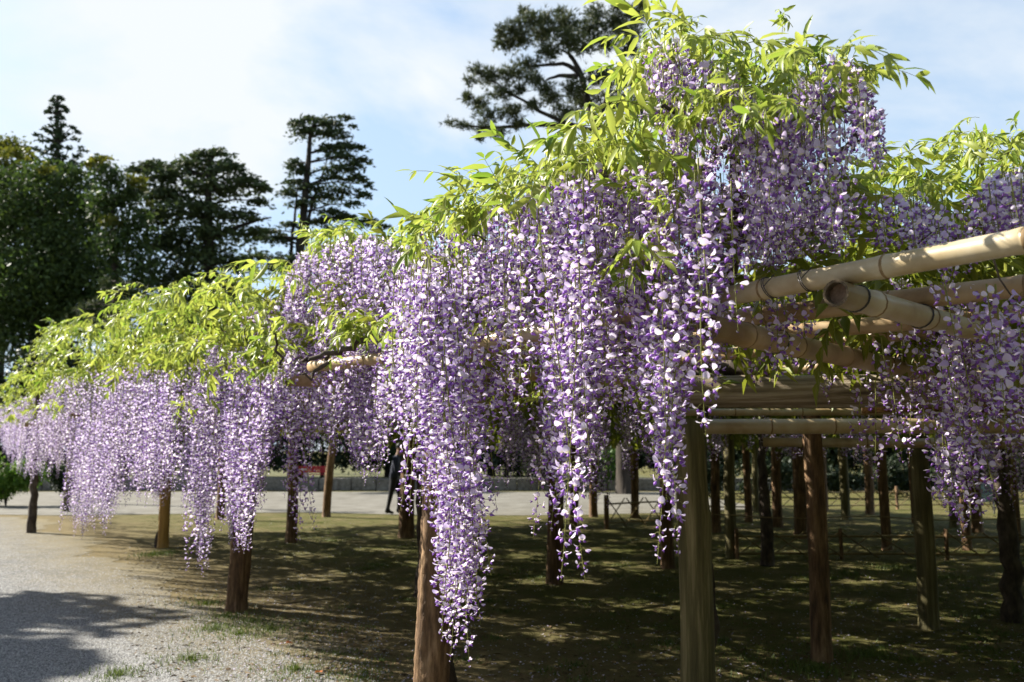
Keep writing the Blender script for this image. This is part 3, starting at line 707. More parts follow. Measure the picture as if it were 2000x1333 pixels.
# lower bamboo rails and logs under the lattice
def between(p, q, r, mat, kind='bamboo', ext=0.0):
    p = Vector(p); q = Vector(q); dv = (q - p)
    p2 = p - dv * ext; q2 = q + dv * ext
    if kind == 'bamboo': return bamboo(p2, q2, r, mat, cut_a=True)
    L = (q2 - p2).length; n = 14; rings = 20
    me = log_mesh('beam', r, L, n, rings, 0.05, 0.05, False, (0, 0), 4)
    me.transform(Matrix.Rotation(PI / 2, 4, 'Y'))
    o = link('beam', me, M[mat], trellis, T(p2))
    o.rotation_euler = dv.to_track_quat('X', 'Z').to_euler()
    return o
between(pix(1330, 770, 5.2), pix(2060, 750, 4.5), 0.098, 'beam', 'log', 0.02)
between(pix(1180, 738, 6.2), pix(1500, 712, 5.0), 0.075, 'vine_bark', 'log', 0.0)
between(pix(1292, 834, 5.5), pix(2080, 832, 5.4), 0.050, 'bamboo')
between(pix(1240, 806, 6.4), pix(2080, 804, 6.3), 0.027, 'bamboo')
between(pix(1490, 864, 7.2), pix(2080, 868, 6.6), 0.040, 'bamboo')
between(pix(745, 728, 5.9), pix(1000, 735, 6.6), 0.10, 'beam', 'log', 0.1)
between(pix(1690, 792, 5.6), pix(2080, 786, 5.2), 0.06, 'log_red', 'log', 0.02)
# lattice over the far parts of the trellis
for i in range(9):
    w = 1.5 + i * 1.05
    a = P0 + U * random.uniform(0.2, 0.5) + V * w; a.z = 2.125
    b = P0 + U * 17.5 + V * w; b.z = 2.125
    bamboo(a, b, 0.034, 'bamboo_old', n=8, node=0.42)
for i in range(13):
    s = 2.6 + i * 1.2
    a = P0 + U * s + V * random.uniform(-0.25, 0.1); a.z = 2.045
    b = P0 + U * s + V * 10.6; b.z = 2.045
    bamboo(a, b, 0.038, 'bamboo_old', n=8, node=0.42, cut_a=True)

# ------------------------------------------------------------------ wisteria: flowers, racemes, leaves
def flower_arrays(size=1.0, bud=0.0, g=random):
    """one pea flower: x outwards from the stalk, z up. parts: banner petal, two wings, keel, pedicel"""
    v = []; t = []; m = []
    ped = 0.020 * g.uniform(0.7, 1.25)
    dz = g.uniform(-0.004, 0.006)
    c = np.array([ped, 0, dz])
    # pedicel
    pv, pt = tube_arrays([Vector((0, 0, 0)), Vector((ped * 0.6, 0, dz + 0.003)), Vector(c)], [0.0007, 0.0007, 0.0011], 3, False)
    tb = TB(); tb.add(pv, pt, 2)
    op = 1 - bud
    # banner: cupped round petal folded along its middle, leaning back
    tilt = g.uniform(0.25, 1.05); wd = g.uniform(0.0078, 0.0106) * size * (0.35 + 0.65 * op); ht = 0.022 * size * (0.55 + 0.45 * op)
    up = np.array([math.cos(tilt) * 0.9, 0, math.sin(tilt)]); nrm = np.array([math.sin(tilt), 0, -math.cos(tilt) * 0.9])
    prof = [(0.0, 0.18), (0.3, 0.85), (0.62, 1.0), (0.88, 0.66), (1.0, 0.12)]
    bv = []; cp = g.uniform(0.005, 0.016); curl = g.uniform(-0.3, 1.6)
    for u_, w_ in prof:
        p = c + up * ht * u_ - nrm * 0.006 * size * (u_ * u_) * curl
        cup = cp * size * (0.4 + bud) * w_ * (1.0 - 0.4 * u_)
        bv += [p + np.array([0, -wd * w_, 0]) + nrm * cup, p, p + np.array([0, wd * w_, 0]) + nrm * cup]
    bt = []
    for i in range(4):
        a = i * 3
        bt += [(a, a + 1, a + 4), (a, a + 4, a + 3), (a + 1, a + 2, a + 5), (a + 1, a + 5, a + 4)]
    tb.add(np.array(bv), np.array(bt), [3] * 4 + [0] * 12)
    # wings and keel: a plump pointed body, hanging forward and down
    kd = g.uniform(-1.1, -0.35); kl = 0.0185 * size * (0.7 + 0.3 * op)
    f = np.array([math.cos(kd), 0, math.sin(kd)]); n2 = np.array([-math.sin(kd), 0, math.cos(kd)])
    q = c + f * 0.001
    r1 = 0.0052 * size
    kv = [q, q + f * kl * 0.35 + n2 * r1, q + f * kl * 0.4 + np.array([0, r1, 0]), q + f * kl * 0.35 - n2 * r1, q + f * kl * 0.4 - np.array([0, r1, 0]), q + f * kl + n2 * 0.002]
    kt = [(0, 1, 2), (0, 2, 3), (0, 3, 4), (0, 4, 1), (5, 2, 1), (5, 3, 2), (5, 4, 3), (5, 1, 4)]
    tb.add(np.array(kv), np.array(kt), 1)
    return tb.arrays()
FG = random.Random(5)
FLOWERS = [flower_arrays(1.0, 0.0, FG) for _ in range(14)]
BUDS = [flower_arrays(0.75, 0.9, FG) for _ in range(3)]
FMESH = []
for fl in FLOWERS + BUDS:
    me = tri_mesh('flower', *fl)
    for k in ('banner', 'keel', 'stalk', 'mark'): me.materials.append(M[k])
    FMESH.append(me)
def raceme_variant(L, seed, dens=92):
    """stalk arrays, list of (flower index, 4x4) and the joined blossoms"""
    g = random.Random(seed)
    nseg = 9; pts = []; p = Vector((0, 0, 0)); dr = Vector((g.uniform(-0.05, 0.05), g.uniform(-0.05, 0.05), -1))
    for i in range(nseg):
        pts.append(p.copy()); dr += Vector((g.uniform(-0.03, 0.03), g.uniform(-0.03, 0.03), 0)); dr.z = -1
        p += dr * (L / (nseg - 1))
    sv, st = tube_arrays(pts, [0.0026 * (1 - 0.75 * i / (nseg - 1)) for i in range(nseg)], 5, False)
    place = []
    n = int(L * dens); ang = g.uniform(0, 6.28)
    for i in range(n):
        u = 0.06 + 0.94 * (i + g.uniform(-0.6, 0.6)) / n; u = min(max(u, 0.04), 0.995)
        k = u * (nseg - 1); a = int(min(k, nseg - 2)); q = pts[a].lerp(pts[a + 1], k - a)
        ang += 2.39996 + g.uniform(-0.35, 0.35)
        tip = max(0, (u - 0.72) / 0.28)
        if g.random() < 0.10 + 0.12 * tip: continue
        sc = g.uniform(0.92, 1.30) * (1 - 0.50 * tip)
        pl = g.uniform(0.9, 1.8) * (1 - 0.55 * tip)
        bud = tip > g.uniform(0.55, 1.1)
        fi = (14 + g.randrange(3)) if bud else g.randrange(14)
        yaw = Matrix.Rotation(ang, 4, 'Z'); pit = Matrix.Rotation(g.uniform(-0.25, 0.75) + 0.25 * tip, 4, 'Y')
        rol = Matrix.Rotation(g.uniform(-0.5, 0.5), 4, 'X')
        shift = Matrix.Translation(Vector((0.012 * (pl - 1) * 1.6, 0, 0)))
        place.append((fi, Matrix.Translation(q) @ yaw @ pit @ shift @ rol @ Matrix.Scale(sc, 4), q, pl))
    tb = TB()
    for fi, mtx, q, pl in place:
        v, t, m = (FLOWERS + BUDS)[fi]
        mm = np.array(mtx); tb.add(v @ mm[:3, :3].T + mm[:3, 3], t, m)
    return (sv, st), place, tb.arrays()
LENS = [0.22, 0.32, 0.45, 0.6, 0.8, 1.0, 1.25]
RV = []
for li, L in enumerate(LENS):
    for k in range(4):
        (sv, st), place, fl = raceme_variant(L, 100 + li * 10 + k)
        sm = tri_mesh('flower_raceme', sv, st); sm.materials.append(M['stalk'])
        fm = tri_mesh('blossoms', *fl)
        for q in ('banner', 'keel', 'stalk', 'mark'): fm.materials.append(M[q])
        RV.append((L, sm, fm, place))
def raceme(vine, p, L, explode=False, big=1.0):
    cand = sorted(range(len(RV)), key=lambda i: abs(RV[i][0] - L) + random.uniform(0, 0.02))[:4]
    Lv, sm, fm, place = RV[random.choice(cand)]
    o = bpy.data.objects.new('flower_raceme', sm); COL.objects.link(o); o.parent = vine
    o.location = Vector(p) - vine.location
    k = L / Lv; h = max(0.85, min(1.15, k)) * random.uniform(0.92, 1.08) * big
    o.scale = (h, h, k); o.rotation_euler = (random.gauss(0, 0.035), random.gauss(0, 0.035), random.uniform(0, 6.28))
    if explode:
        o.scale = (h, h, h)
        for fi, mtx, q, pl in place:
            c = bpy.data.objects.new('flower', FMESH[fi]); COL.objects.link(c); c.parent = o; c.matrix_local = mtx
    else:
        c = bpy.data.objects.new('blossoms', fm); COL.objects.link(c); c.parent = o; c['kind'] = 'stuff'
    return o

def leaflet_arrays(L, w, droop=0.25, fold=0.35):
    pr = [(0.0, 0.0), (0.22, 0.85), (0.55, 0.95), (0.82, 0.5), (1.0, 0.0)]
    v = [(0, 0, 0)]
    for u, ww in pr[1:4]:
        z = -droop * L * u * u
        v += [(u * L, -w * ww, z + fold * w * ww), (u * L, 0, z), (u * L, w * ww, z + fold * w * ww)]
    v.append((L, 0, -droop * L))
    t = [(0, 1, 2), (0, 2, 3), (1, 4, 5), (1, 5, 2), (2, 5, 6), (2, 6, 3), (4, 7, 8), (4, 8, 5), (5, 8, 9), (5, 9, 6), (7, 10, 8), (8, 10, 9)]
    return np.array(v), np.array(t)
LEAFLETS = [leaflet_arrays(0.095, 0.0130, 0.40), leaflet_arrays(0.115, 0.0145, 0.22), leaflet_arrays(0.085, 0.0120, 0.6), leaflet_arrays(0.125, 0.0155, 0.45)]
LMESH = []
for v, t in LEAFLETS:
    me = tri_mesh('leaflet', v, t); me.materials.append(M['leaf']); LMESH.append(me)
def frond_variant(seed):
    g = random.Random(seed)
    young = seed % 3 == 0; R = g.uniform(0.15, 0.27); pairs = g.choice([3, 4, 4, 5, 6]); drop = g.uniform(0.1, 0.9); hang = g.uniform(0.7, 1.4) if young else g.uniform(-0.1, 1.1); ys = 0.62 if young else 0.95
    pts = [Vector((R * u * (1 - 0.25 * drop * u), 0, -drop * R * u * u * 0.8)) for u in [i / 6 for i in range(7)]]
    sv, st = tube_arrays(pts, [0.0018 * (1 - 0.6 * i / 6) for i in range(7)], 4, False)
    place = []
    for i in range(pairs):
        u = 0.28 + 0.68 * i / (pairs - 1) if pairs > 1 else 0.6
        k = u * 6; a = int(min(k, 5)); q = pts[a].lerp(pts[a + 1], k - a)
        for sgn in (-1, 1):
            yaw = Matrix.Rotation(sgn * g.uniform(0.25, 1.15) + g.gauss(0, 0.15), 4, 'Z'); pit = Matrix.Rotation(hang * g.uniform(0.6, 1.2) + g.gauss(0, 0.28), 4, 'Y')
            sl = Matrix.Rotation(drop * u * 0.9, 4, 'Y')
            place.append((g.randrange(4), Matrix.Translation(q) @ sl @ yaw @ pit @ Matrix.Rotation(sgn * g.uniform(-0.3, 0.4) + g.gauss(0, 0.45), 4, 'X') @ Matrix.Scale(ys * g.uniform(0.7, 1.05) * (0.8 + 0.25 * math.sin(u * 3)), 4)))
    place.append((g.randrange(4), Matrix.Translation(pts[-1]) @ Matrix.Rotation(drop * 0.9 + 0.2, 4, 'Y') @ Matrix.Scale(ys * g.uniform(0.8, 1.05), 4)))
    tb = TB()
    for li, mtx in place:
        v, t = LEAFLETS[li]; mm = np.array(mtx); tb.add(v @ mm[:3, :3].T + mm[:3, 3], t, 0)
    return (sv, st), place, tb.arrays()
FV = []
for k in range(18):
    (sv, st), place, fl = frond_variant(300 + k)
    sm = tri_mesh('leaf', sv, st); sm.materials.append(M['stalk'])
    fm = tri_mesh('leaflets', *fl); fm.materials.append(M['leaf'])
    FV.append((sm, fm, place))
def frond_rot(out_bias=0.5, up=0.35):
    a = random.uniform(-PI, PI)
    h = Vector((math.cos(a), math.sin(a), 0)) - V * out_bias
    az = math.atan2(h.y, h.x)
    return Matrix.Rotation(az, 4, 'Z') @ Matrix.Rotation(-random.gauss(up, 0.45), 4, 'Y') @ Matrix.Rotation(random.gauss(0, 0.45), 4, 'X')
def frond(vine, p, sc=1.0, rot=None, explode=False):
    sm, fm, place = random.choice(FV)
    o = bpy.data.objects.new('leaf', sm); COL.objects.link(o); o.parent = vine
    o.matrix_local = Matrix.Translation(Vector(p) - vine.location) @ (rot or frond_rot()) @ Matrix.Scale(sc, 4)
    if explode:
        for li, mtx in place:
            c = bpy.data.objects.new('leaflet', LMESH[li]); COL.objects.link(c); c.parent = o; c.matrix_local = mtx
    else:
        c = bpy.data.objects.new('leaflets', fm); COL.objects.link(c); c.parent = o; c['kind'] = 'stuff'
    return o
# cheap compound leaf for the roof mass: each leaflet a folded diamond
def cheap_frond(seed):
    g = random.Random(seed); tb = TB(); R = g.uniform(0.2, 0.3)
    for i in range(5):
        u = 0.25 + 0.75 * i / 4
        for sgn in (-1, 1):
            L = g.uniform(0.08, 0.115); w = 0.017
            v = np.array([(0, 0, 0), (L * 0.45, -w, 0.004), (L, 0, -L * 0.3), (L * 0.45, w, 0.004)])
            m = np.array(Matrix.Translation((R * u, 0, -0.1 * u * u)) @ Matrix.Rotation(sgn * g.uniform(0.5, 1.2), 4, 'Z') @ Matrix.Rotation(g.uniform(0, 1.0), 4, 'Y'))
            tb.add(v @ m[:3, :3].T + m[:3, 3], np.array([(0, 1, 2), (0, 2, 3)]), 0)
    return tb.arrays()[:2]
CF = [cheap_frond(700 + k) for k in range(8)]
def interp(prof, x, j):
    for a, b in zip(prof, prof[1:]):
        if a[0] <= x <= b[0]: return a[j] + (b[j] - a[j]) * (x - a[0]) / (b[0] - a[0])
    return prof[0][j] if x < prof[0][0] else prof[-1][j]
TOPLINE = [(700, 430), (830, 430), (1020, 290), (1180, 190), (1270, 20), (1650, 20), (1700, 262), (1760, 270), (1860, 340), (1900, 225), (2700, 225)]
def roof_mass(vine, s0, s1, w0, w1, n, z0=2.12, z1=2.75, seed=0, big=1.15):
    g = random.Random(seed); tb = TB()
    for k in range(n):
        s = g.uniform(s0, s1); w = g.uniform(w0, w1)
        # clumps and gaps
        cl = math.sin(s * 3.0 + 1.3 * math.sin(w * 2.3)) + math.sin(w * 3.9 + 1.2 * math.sin(s * 1.7))
        if cl < -0.32 and g.random() < 0.95: continue
        p = P0 + U * s + V * w; p.z = g.uniform(z0, z1)
        if p.y > 0.3:
            fx = 1000 + F * p.x / p.y; fy = 880 - F * (p.z - CAM_Z) / p.y
            if 700 < fx < 2700 and (p.y < 3.0 or fy < interp(TOPLINE, fx, 1) + 0.22 * F / p.y): continue
        elif p.y > -1.0 and p.x < 2.2: continue
        v, t = g.choice(CF)
        m = np.array(Matrix.Translation(p - vine.location) @ Matrix.Rotation(g.uniform(0, 6.28), 4, 'Z') @ Matrix.Rotation(g.gauss(0, 0.5), 4, 'Y') @ Matrix.Rotation(g.gauss(0, 0.5), 4, 'X') @ Matrix.Scale(big, 4))
        tb.add(v @ m[:3, :3].T + m[:3, 3], t, 0)
    v, t, m = tb.arrays()
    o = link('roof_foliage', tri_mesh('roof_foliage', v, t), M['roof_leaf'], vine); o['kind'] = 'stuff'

def raceme_zone(vine, prof, n, off=(0.3, -0.4), Ls=(0.5, 1.2), depth=None, lo=0.25, power=1.0, explode=0, clump=5.5):
    made = []; cen = [random.uniform(prof[0][0], prof[-1][0]) for _ in range(max(2, int(n / clump)))]
    for k in range(n):
        x = random.choice(cen); dd_ = depth(x) if depth else edge_depth(x, 0)
        x = min(max(x + random.gauss(0, 0.045) * F / dd_, prof[0][0] - 8), prof[-1][0] + 8)
        yt = interp(prof, x, 1); yb = interp(prof, x, 2)
        o = random.uniform(*off)
        d = depth(x) + random.uniform(-0.5, 0.5) * (off[0] - off[1]) if depth else edge_depth(x, o)
        bot = yt + (yb - yt) * (lo + (1 - lo) * random.random() ** power)
        L = random.uniform(*Ls); a = bot - L * F / d
        if a < yt: a = yt + random.uniform(-8, 12); L = (bot - a) * d / F
        if L < 0.18: L = 0.18
        made.append((x, a, d, L))
    made.sort(key=lambda q: q[2])
    for i, (x, a, d, L) in enumerate(made):
        raceme(vine, pix(x, a, d), L, explode=(i < explode), big=1.15 if vine is globals().get('v1') else 0.84 if vine is globals().get('v2') else 1.05)
def frond_zone(vine, prof, n, off=(0.25, -0.8), depth=None, sc=(0.75, 1.2), bias=0.5, up=0.10, inset=0.13):
    for k in range(n):
        x = random.uniform(prof[0][0], prof[-1][0])
        o = off[0] + (off[1] - off[0]) * random.random() ** 1.3
        d = depth(x) + (o - off[0]) * -0.8 if depth else edge_depth(x, o)
        yt = interp(prof, x, 1) + inset * F / d; yb = interp(prof, x, 2)
        y = yt + (max(yb, yt + 10) - yt) * random.random() ** 1.1
        frond(vine, pix(x, y, d), random.uniform(*sc), frond_rot(bias, up))
def twigs(vine, prof, n, off, depth=None, r=0.005):
    """woody shoots running through the crown"""
    for k in range(n):
        x = random.uniform(prof[0][0], prof[-1][0]); o = random.uniform(*off)
        d = depth(x) if depth else edge_depth(x, o)
        y = interp(prof, x, 1); y = y + 0.2 * F / d + random.random() * max(10, interp(prof, x, 2) - y); p = pix(x, y, d)
        q = [p]; dr = Vector((random.uniform(-1, 1), random.uniform(-0.6, 0.6), random.uniform(-0.4, 0.1))).normalized()
        for i in range(5):
            dr = (dr + Vector((random.gauss(0, 0.35), random.gauss(0, 0.35), random.gauss(0, 0.35)))).normalized(); q.append(q[-1] + dr * random.uniform(0.05, 0.09))
        tube('shoot', [T2 - vine.location for T2 in q], [r * (1 - 0.13 * i) for i in range(6)], M['vine_bark'], vine, 6)
def vine_thing(px, py, label, trunk_to, r=0.06, d=None):
    p = ground(px, py) if d is None else Vector((pix(px, 880, d).x, d, 0))
    v = thing('wisteria_vine', p, label, 'vine')
    pts = [p, p + Vector((0.02, 0.02, 0.6)), p + Vector((-0.02, 0.02, 1.3)), p + Vector((0.02, 0, 2.0))] + [Vector(q) for q in trunk_to]
    q = curvy(pts, 5, 0.012)
    tube('trunk', [a - p for a in q], [r * (1 - 0.90 * i / (len(q) - 1)) for i in range(len(q))], M['vine_bark'], v, 9, 0.12)
    return v
def branch(vine, pts, r0, r1, amp=0.012):
    q = curvy(pts, 5, amp)
    return tube('branch', [a - vine.location for a in q], [r0 + (r1 - r0) * i / (len(q) - 1) for i in range(len(q))], M['vine_bark'], vine, 8, 0.12)

# --- vine over the near corner: the long cascade in the middle of the picture
v1 = vine_thing(868, 0, 'wisteria with the longest flower cascade hanging in front of the nearest log post', [pix(900, 620, 5.0), pix(1100, 480, 3.8), pix(1330, 330, 3.1)], 0.07, d=5.4)
P1 = [(765, 660, 930), (800, 560, 935), (840, 450, 1000), (872, 432, 1150), (895, 425, 1330), (920, 420, 1320), (945, 410, 1130), (980, 392, 1000), (1010, 385, 900), (1050, 368, 920), (1080, 345, 1060), (1120, 332, 1050), (1160, 330, 900), (1220, 330, 850), (1260, 310, 930), (1300, 300, 1060), (1335, 300, 960), (1385, 330, 890), (1420, 350, 760)]
raceme_zone(v1, P1, 210, (0.30, -0.45), (0.45, 1.15), lo=0.12, power=0.95, clump=3.2)
raceme_zone(v1, [(1235, 380, 860), (1270, 380, 980), (1300, 380, 1050), (1340, 380, 960), (1400, 400, 860)], 34, (0.2, -0.25), (0.45, 0.9), lo=0.25, clump=3)
raceme_zone(v1, [(850, 900, 1180), (880, 900, 1290), (905, 900, 1330), (925, 900, 1290), (960, 900, 1100)], 16, (0.30, 0.05), (0.7, 1.2), lo=0.5)
raceme_zone(v1, [(765, 560, 960), (800, 520, 980), (840, 500, 1060), (880, 500, 1160), (905, 500, 1180)], 38, (0.42, 0.15), (0.6, 1.15), lo=0.5)
raceme_zone(v1, [(1085, 600, 1060), (1110, 600, 1060), (1125, 600, 1040)], 2, (0.32, 0.25), (0.9, 1.2), lo=0.95, explode=2)
raceme_zone(v1, [(1290, 600, 1050), (1310, 600, 1060)], 2, (0.15, 0.1), (0.7, 0.9), lo=0.95, explode=2)
L1 = [(815, 470, 500), (830, 420, 500), (848, 330, 470), (900, 322, 440), (960, 320, 400), (1010, 290, 400), (1060, 235, 370), (1100, 225, 340), (1150, 190, 335), (1190, 150, 330), (1230, 90, 330), (1262, 10, 320), (1290, -40, 300)]
frond_zone(v1, L1, 215, (0.25, -0.6))
frond_zone(v1, [(1230, 410, 480), (1360, 400, 500)], 12, (0.2, 0.0)); frond_zone(v1, [(770, 560, 700), (862, 520, 680)], 16, (0.3, 0.0), sc=(0.6, 0.9))
frond_zone(v1, [(900, 500, 800), (1250, 480, 800)], 22, (-0.1, -0.5), sc=(0.6, 0.9))
twigs(v1, L1, 9, (0.2, -0.4))
branch(v1, [pix(1130, 320, 3.3), pix(1190, 345, 3.2), pix(1240, 400, 3.2), pix(1300, 420, 3.1)], 0.02, 0.01)
# --- vine of the tall mound
v2 = vine_thing(1372, 0, 'wisteria forming the tallest flowering mound at the top of the picture', [pix(1440, 480, 3.3), pix(1430, 320, 3.1), pix(1470, 220, 3.1), pix(1500, 150, 3.15)], 0.055, d=5.7)
P2 = [(1280, 100, 330), (1320, 70, 430), (1400, 120, 520), (1460, 170, 560), (1520, 190, 560), (1600, 130, 520), (1640, 110, 480), (1680, 150, 330), (1700, 210, 300)]
raceme_zone(v2, P2, 165, (0.12, -0.55), (0.3, 0.7), lo=0.15, clump=4)
L2 = [(1262, 0, 120), (1300, -30, 150), (1380, -20, 130), (1430, 0, 190), (1500, 0, 200), (1560, -25, 200), (1610, 0, 170), (1660, 40, 140), (1690, 60, 110)]
frond_zone(v2, L2, 120, (0.1, -0.6), sc=(0.55, 0.95)); frond_zone(v2, [(1290, 60, 300), (1420, 100, 230), (1560, 110, 220)], 55, (0.22, -0.1), sc=(0.5, 0.8)); frond_zone(v2, [(1240, 200, 420), (1330, 300, 460)], 14, (0.25, 0.1), sc=(0.5, 0.8))
frond_zone(v2, [(1430, 260, 560), (1680, 280, 560)], 14, (-0.7, -1.0), sc=(0.6, 0.9))
branch(v2, [pix(1290, 300, 3.2), pix(1340, 350, 3.1), pix(1400, 300, 3.1), pix(1460, 260, 3.2)], 0.022, 0.010)
branch(v2, [pix(1590, 340, 3.0), pix(1650, 290, 2.95), pix(1690, 240, 2.95), pix(1705, 205, 2.95)], 0.012, 0.004)
branch(v2, [pix(1660, 285, 2.95), pix(1690, 262, 2.95), pix(1720, 250, 2.95)], 0.008, 0.004)
branch(v2, [pix(1300, 215, 2.8), pix(1340, 240, 2.8), pix(1390, 258, 2.85)], 0.007, 0.004)
twigs(v2, L2, 1, (0.1, -0.4), r=0.005)
# --- vine over the bamboo at the right
v3 = vine_thing(1955, 0, 'wisteria above and through the bamboo poles at the right border', [pix(1945, 740, 7.4), pix(1905, 600, 5.2), pix(1850, 470, 4.0), pix(1790, 420, 3.7)], 0.10, d=8.3)
P3 = [(1400, 360, 570), (1480, 420, 560), (1560, 400, 545), (1640, 360, 530), (1720, 375, 520), (1790, 390, 510), (1850, 430, 500), (1900, 380, 490), (1950, 340, 480), (2030, 330, 470)]
raceme_zone(v3, P3, 135, (-0.15, -1.0), (0.25, 0.55), lo=0.15)
PU = [(1560, 560, 800), (1590, 560, 900), (1640, 560, 760), (1690, 540, 880), (1730, 540, 960), (1765, 540, 1070), (1800, 540, 980), (1825, 540, 1060), (1860, 540, 1110), (1890, 560, 960), (1940, 560, 920), (2030, 560, 1000)]
raceme_zone(v3, PU, 62, (-1.0, -2.4), (0.30, 0.8), lo=0.25, power=1.2)
raceme_zone(v3, [(1600, 620, 880), (1660, 620, 900), (1760, 620, 1040), (1870, 620, 1060)], 17, (-1.1, -2.2), (0.3, 0.7), lo=0.2)
raceme_zone(v3, PU, 12, (-0.3, -0.8), (0.25, 0.7), lo=0.3, power=1.0)
raceme_zone(v3, [(1400, 560, 800), (1580, 560, 740)], 10, (-0.3, -0.9), (0.2, 0.4), lo=0.2, power=1.3)
L3 = [(1640, 300, 360), (1690, 262, 370), (1760, 262, 380), (1810, 300, 400), (1860, 340, 420), (1878, 240, 420), (1900, 212, 430), (1950, 240, 450), (2030, 220, 450)]
frond_zone(v3, L3, 120, (0.3, -0.8), depth=lambda x: 3.2, sc=(0.6, 0.95), inset=0.07); frond_zone(v3, [(1868, 250, 420), (1895, 205, 430), (1950, 235, 440), (2050, 225, 450)], 60, (0.2, -0.5), depth=lambda x: 3.8, sc=(0.5, 0.8), inset=0.02); frond_zone(v3, [(1420, 330, 540), (1840, 360, 520)], 50, (0.2, -0.5), depth=lambda x: 3.7, sc=(0.5, 0.85)); frond_zone(v3, [(1450, 420, 500), (2000, 440, 480)], 10, (-1.2, -2.0), sc=(0.6, 0.9))
branch(v3, [pix(2060, 420, 3.2), pix(1960, 445, 3.2), pix(1900, 462, 3.3), pix(1820, 480, 3.4)], 0.014, 0.006)
branch(v3, [pix(1925, 440, 3.9), pix(1918, 340, 3.9), pix(1930, 290, 3.9)], 0.012, 0.005)
branch(v3, [pix(1960, 420, 3.9), pix(1955, 330, 3.9), pix(1975, 270, 3.9)], 0.016, 0.006)
twigs(v3, L3, 4, (-0.3, -1.2))
# --- vine of the dark dome behind the cascade
post(637, 1010, 0.10, 1.95, 'log_red', lean=(0.06, 0))
v4 = vine_thing(824, 1165, 'wisteria dome just left of the longest cascade with a dark bare branch', [pix(770, 690, 8.0), pix(720, 600, 6.6), pix(690, 520, 5.8)], 0.10)
P4 = [(560, 560, 720), (585, 500, 860), (620, 480, 920), (660, 470, 890), (700, 462, 950), (740, 462, 950), (780, 480, 860), (815, 500, 780)]
dv4 = lambda x: edge_depth(x, 0.0) + 0.5
raceme_zone(v4, [(690, 600, 950), (750, 600, 950)], 16, (0.3, 0.0), (0.6, 1.0), depth=dv4, lo=0.5)
raceme_zone(v4, P4, 265, (0.5, -0.5), (0.4, 1.0), depth=dv4, lo=0.12, power=0.8)
raceme_zone(v4, [(560, 700, 1040), (585, 700, 1060)], 6, (0.2, -0.2), (0.6, 1.0), depth=dv4, lo=0.6)
L4 = [(560, 490, 600), (590, 455, 540), (640, 440, 490), (690, 422, 480), (740, 440, 490), (790, 462, 540), (820, 440, 560)]
frond_zone(v4, L4, 110, (0.4, -0.8), depth=dv4, inset=0.06); frond_zone(v4, [(660, 575, 650), (810, 560, 650)], 26, (0.3, 0), depth=lambda x: edge_depth(x, 0.1), sc=(0.7, 1.0))
branch(v4, [pix(800, 610, 5.0), pix(760, 636, 4.9), pix(700, 668, 4.8), pix(640, 692, 4.8), pix(590, 706, 4.8)], 0.028, 0.010)
branch(v4, [pix(640, 692, 4.8), pix(625, 720, 4.8), pix(590, 732, 4.75)], 0.014, 0.006)
branch(v4, [pix(545, 715, 5.0), pix(540, 670, 5.0), pix(530, 640, 5.0)], 0.010, 0.005)
twigs(v4, L4, 8, (0.2, -0.3), depth=dv4)
# --- vine of the left row, middle
v5 = vine_thing(474, 0, 'wisteria over the torn bark log post at the left edge', [pix(470, 730, 8.4), pix(455, 680, 7.4), pix(420, 620, 6.8)], 0.08, d=8.95)
P5 = [(368, 700, 960), (385, 665, 1110), (402, 655, 1120), (430, 660, 920), (465, 680, 1090), (490, 715, 1070), (520, 735, 920), (560, 700, 880)]
raceme_zone(v5, [(376, 700, 1100), (412, 700, 1125)], 16, (0.3, -0.1), (0.8, 1.2), lo=0.6)
raceme_zone(v5, [(440, 720, 1040), (480, 720, 1095), (515, 740, 1000)], 22, (0.3, -0.1), (0.7, 1.2), lo=0.55)
raceme_zone(v5, P5, 205, (0.25, -0.55), (0.6, 1.25), lo=0.22, power=0.8)
raceme_zone(v5, [(480, 590, 760), (600, 560, 760)], 40, (0.0, -0.5), (0.3, 0.5), lo=0.2)
L5 = [(240, 600, 700), (270, 560, 700), (330, 550, 715), (400, 535, 690), (450, 520, 680), (500, 510, 700), (550, 500, 720), (575, 490, 680)]
frond_zone(v5, L5, 250, (0.4, -0.8), sc=(0.85, 1.25), inset=0.02); frond_zone(v5, [(400, 650, 720), (570, 650, 780)], 24, (0.35, 0.1), sc=(0.7, 1.0))
frond_zone(v5, [(345, 740, 810), (390, 740, 800)], 7, (0.4, 0.3), sc=(0.7, 0.9))
twigs(v5, L5, 14, (0.2, -0.4))
# --- vine of the left row, farther
v6 = vine_thing(319, 0, 'wisteria hanging over the gravel left of the square orange post', [pix(310, 760, 13.6), pix(280, 700, 12.0), pix(240, 670, 10.5)], 0.055, d=14.5)
P6 = [(150, 735, 1055), (175, 712, 1050), (205, 708, 1050), (240, 702, 995), (280, 700, 985), (320, 715, 995), (356, 730, 955)]
raceme_zone(v6, [(150, 760, 1050), (195, 760, 1055), (235, 760, 1010)], 34, (0.4, 0.0), (0.9, 1.4), lo=0.6)
raceme_zone(v6, [(240, 740, 1000), (300, 740, 990), (352, 750, 985)], 44, (0.4, 0.0), (0.8, 1.3), lo=0.55)
raceme_zone(v6, P6, 215, (0.35, -0.6), (0.7, 1.5), lo=0.3, power=0.75)
L6 = [(85, 668, 750), (120, 640, 745), (150, 628, 740), (200, 618, 735), (250, 585, 725), (300, 570, 720), (370, 600, 725)]
frond_zone(v6, L6, 295, (0.4, -0.9), sc=(0.9, 1.35), inset=-0.05)
twigs(v6, L6, 10, (0.2, -0.4))
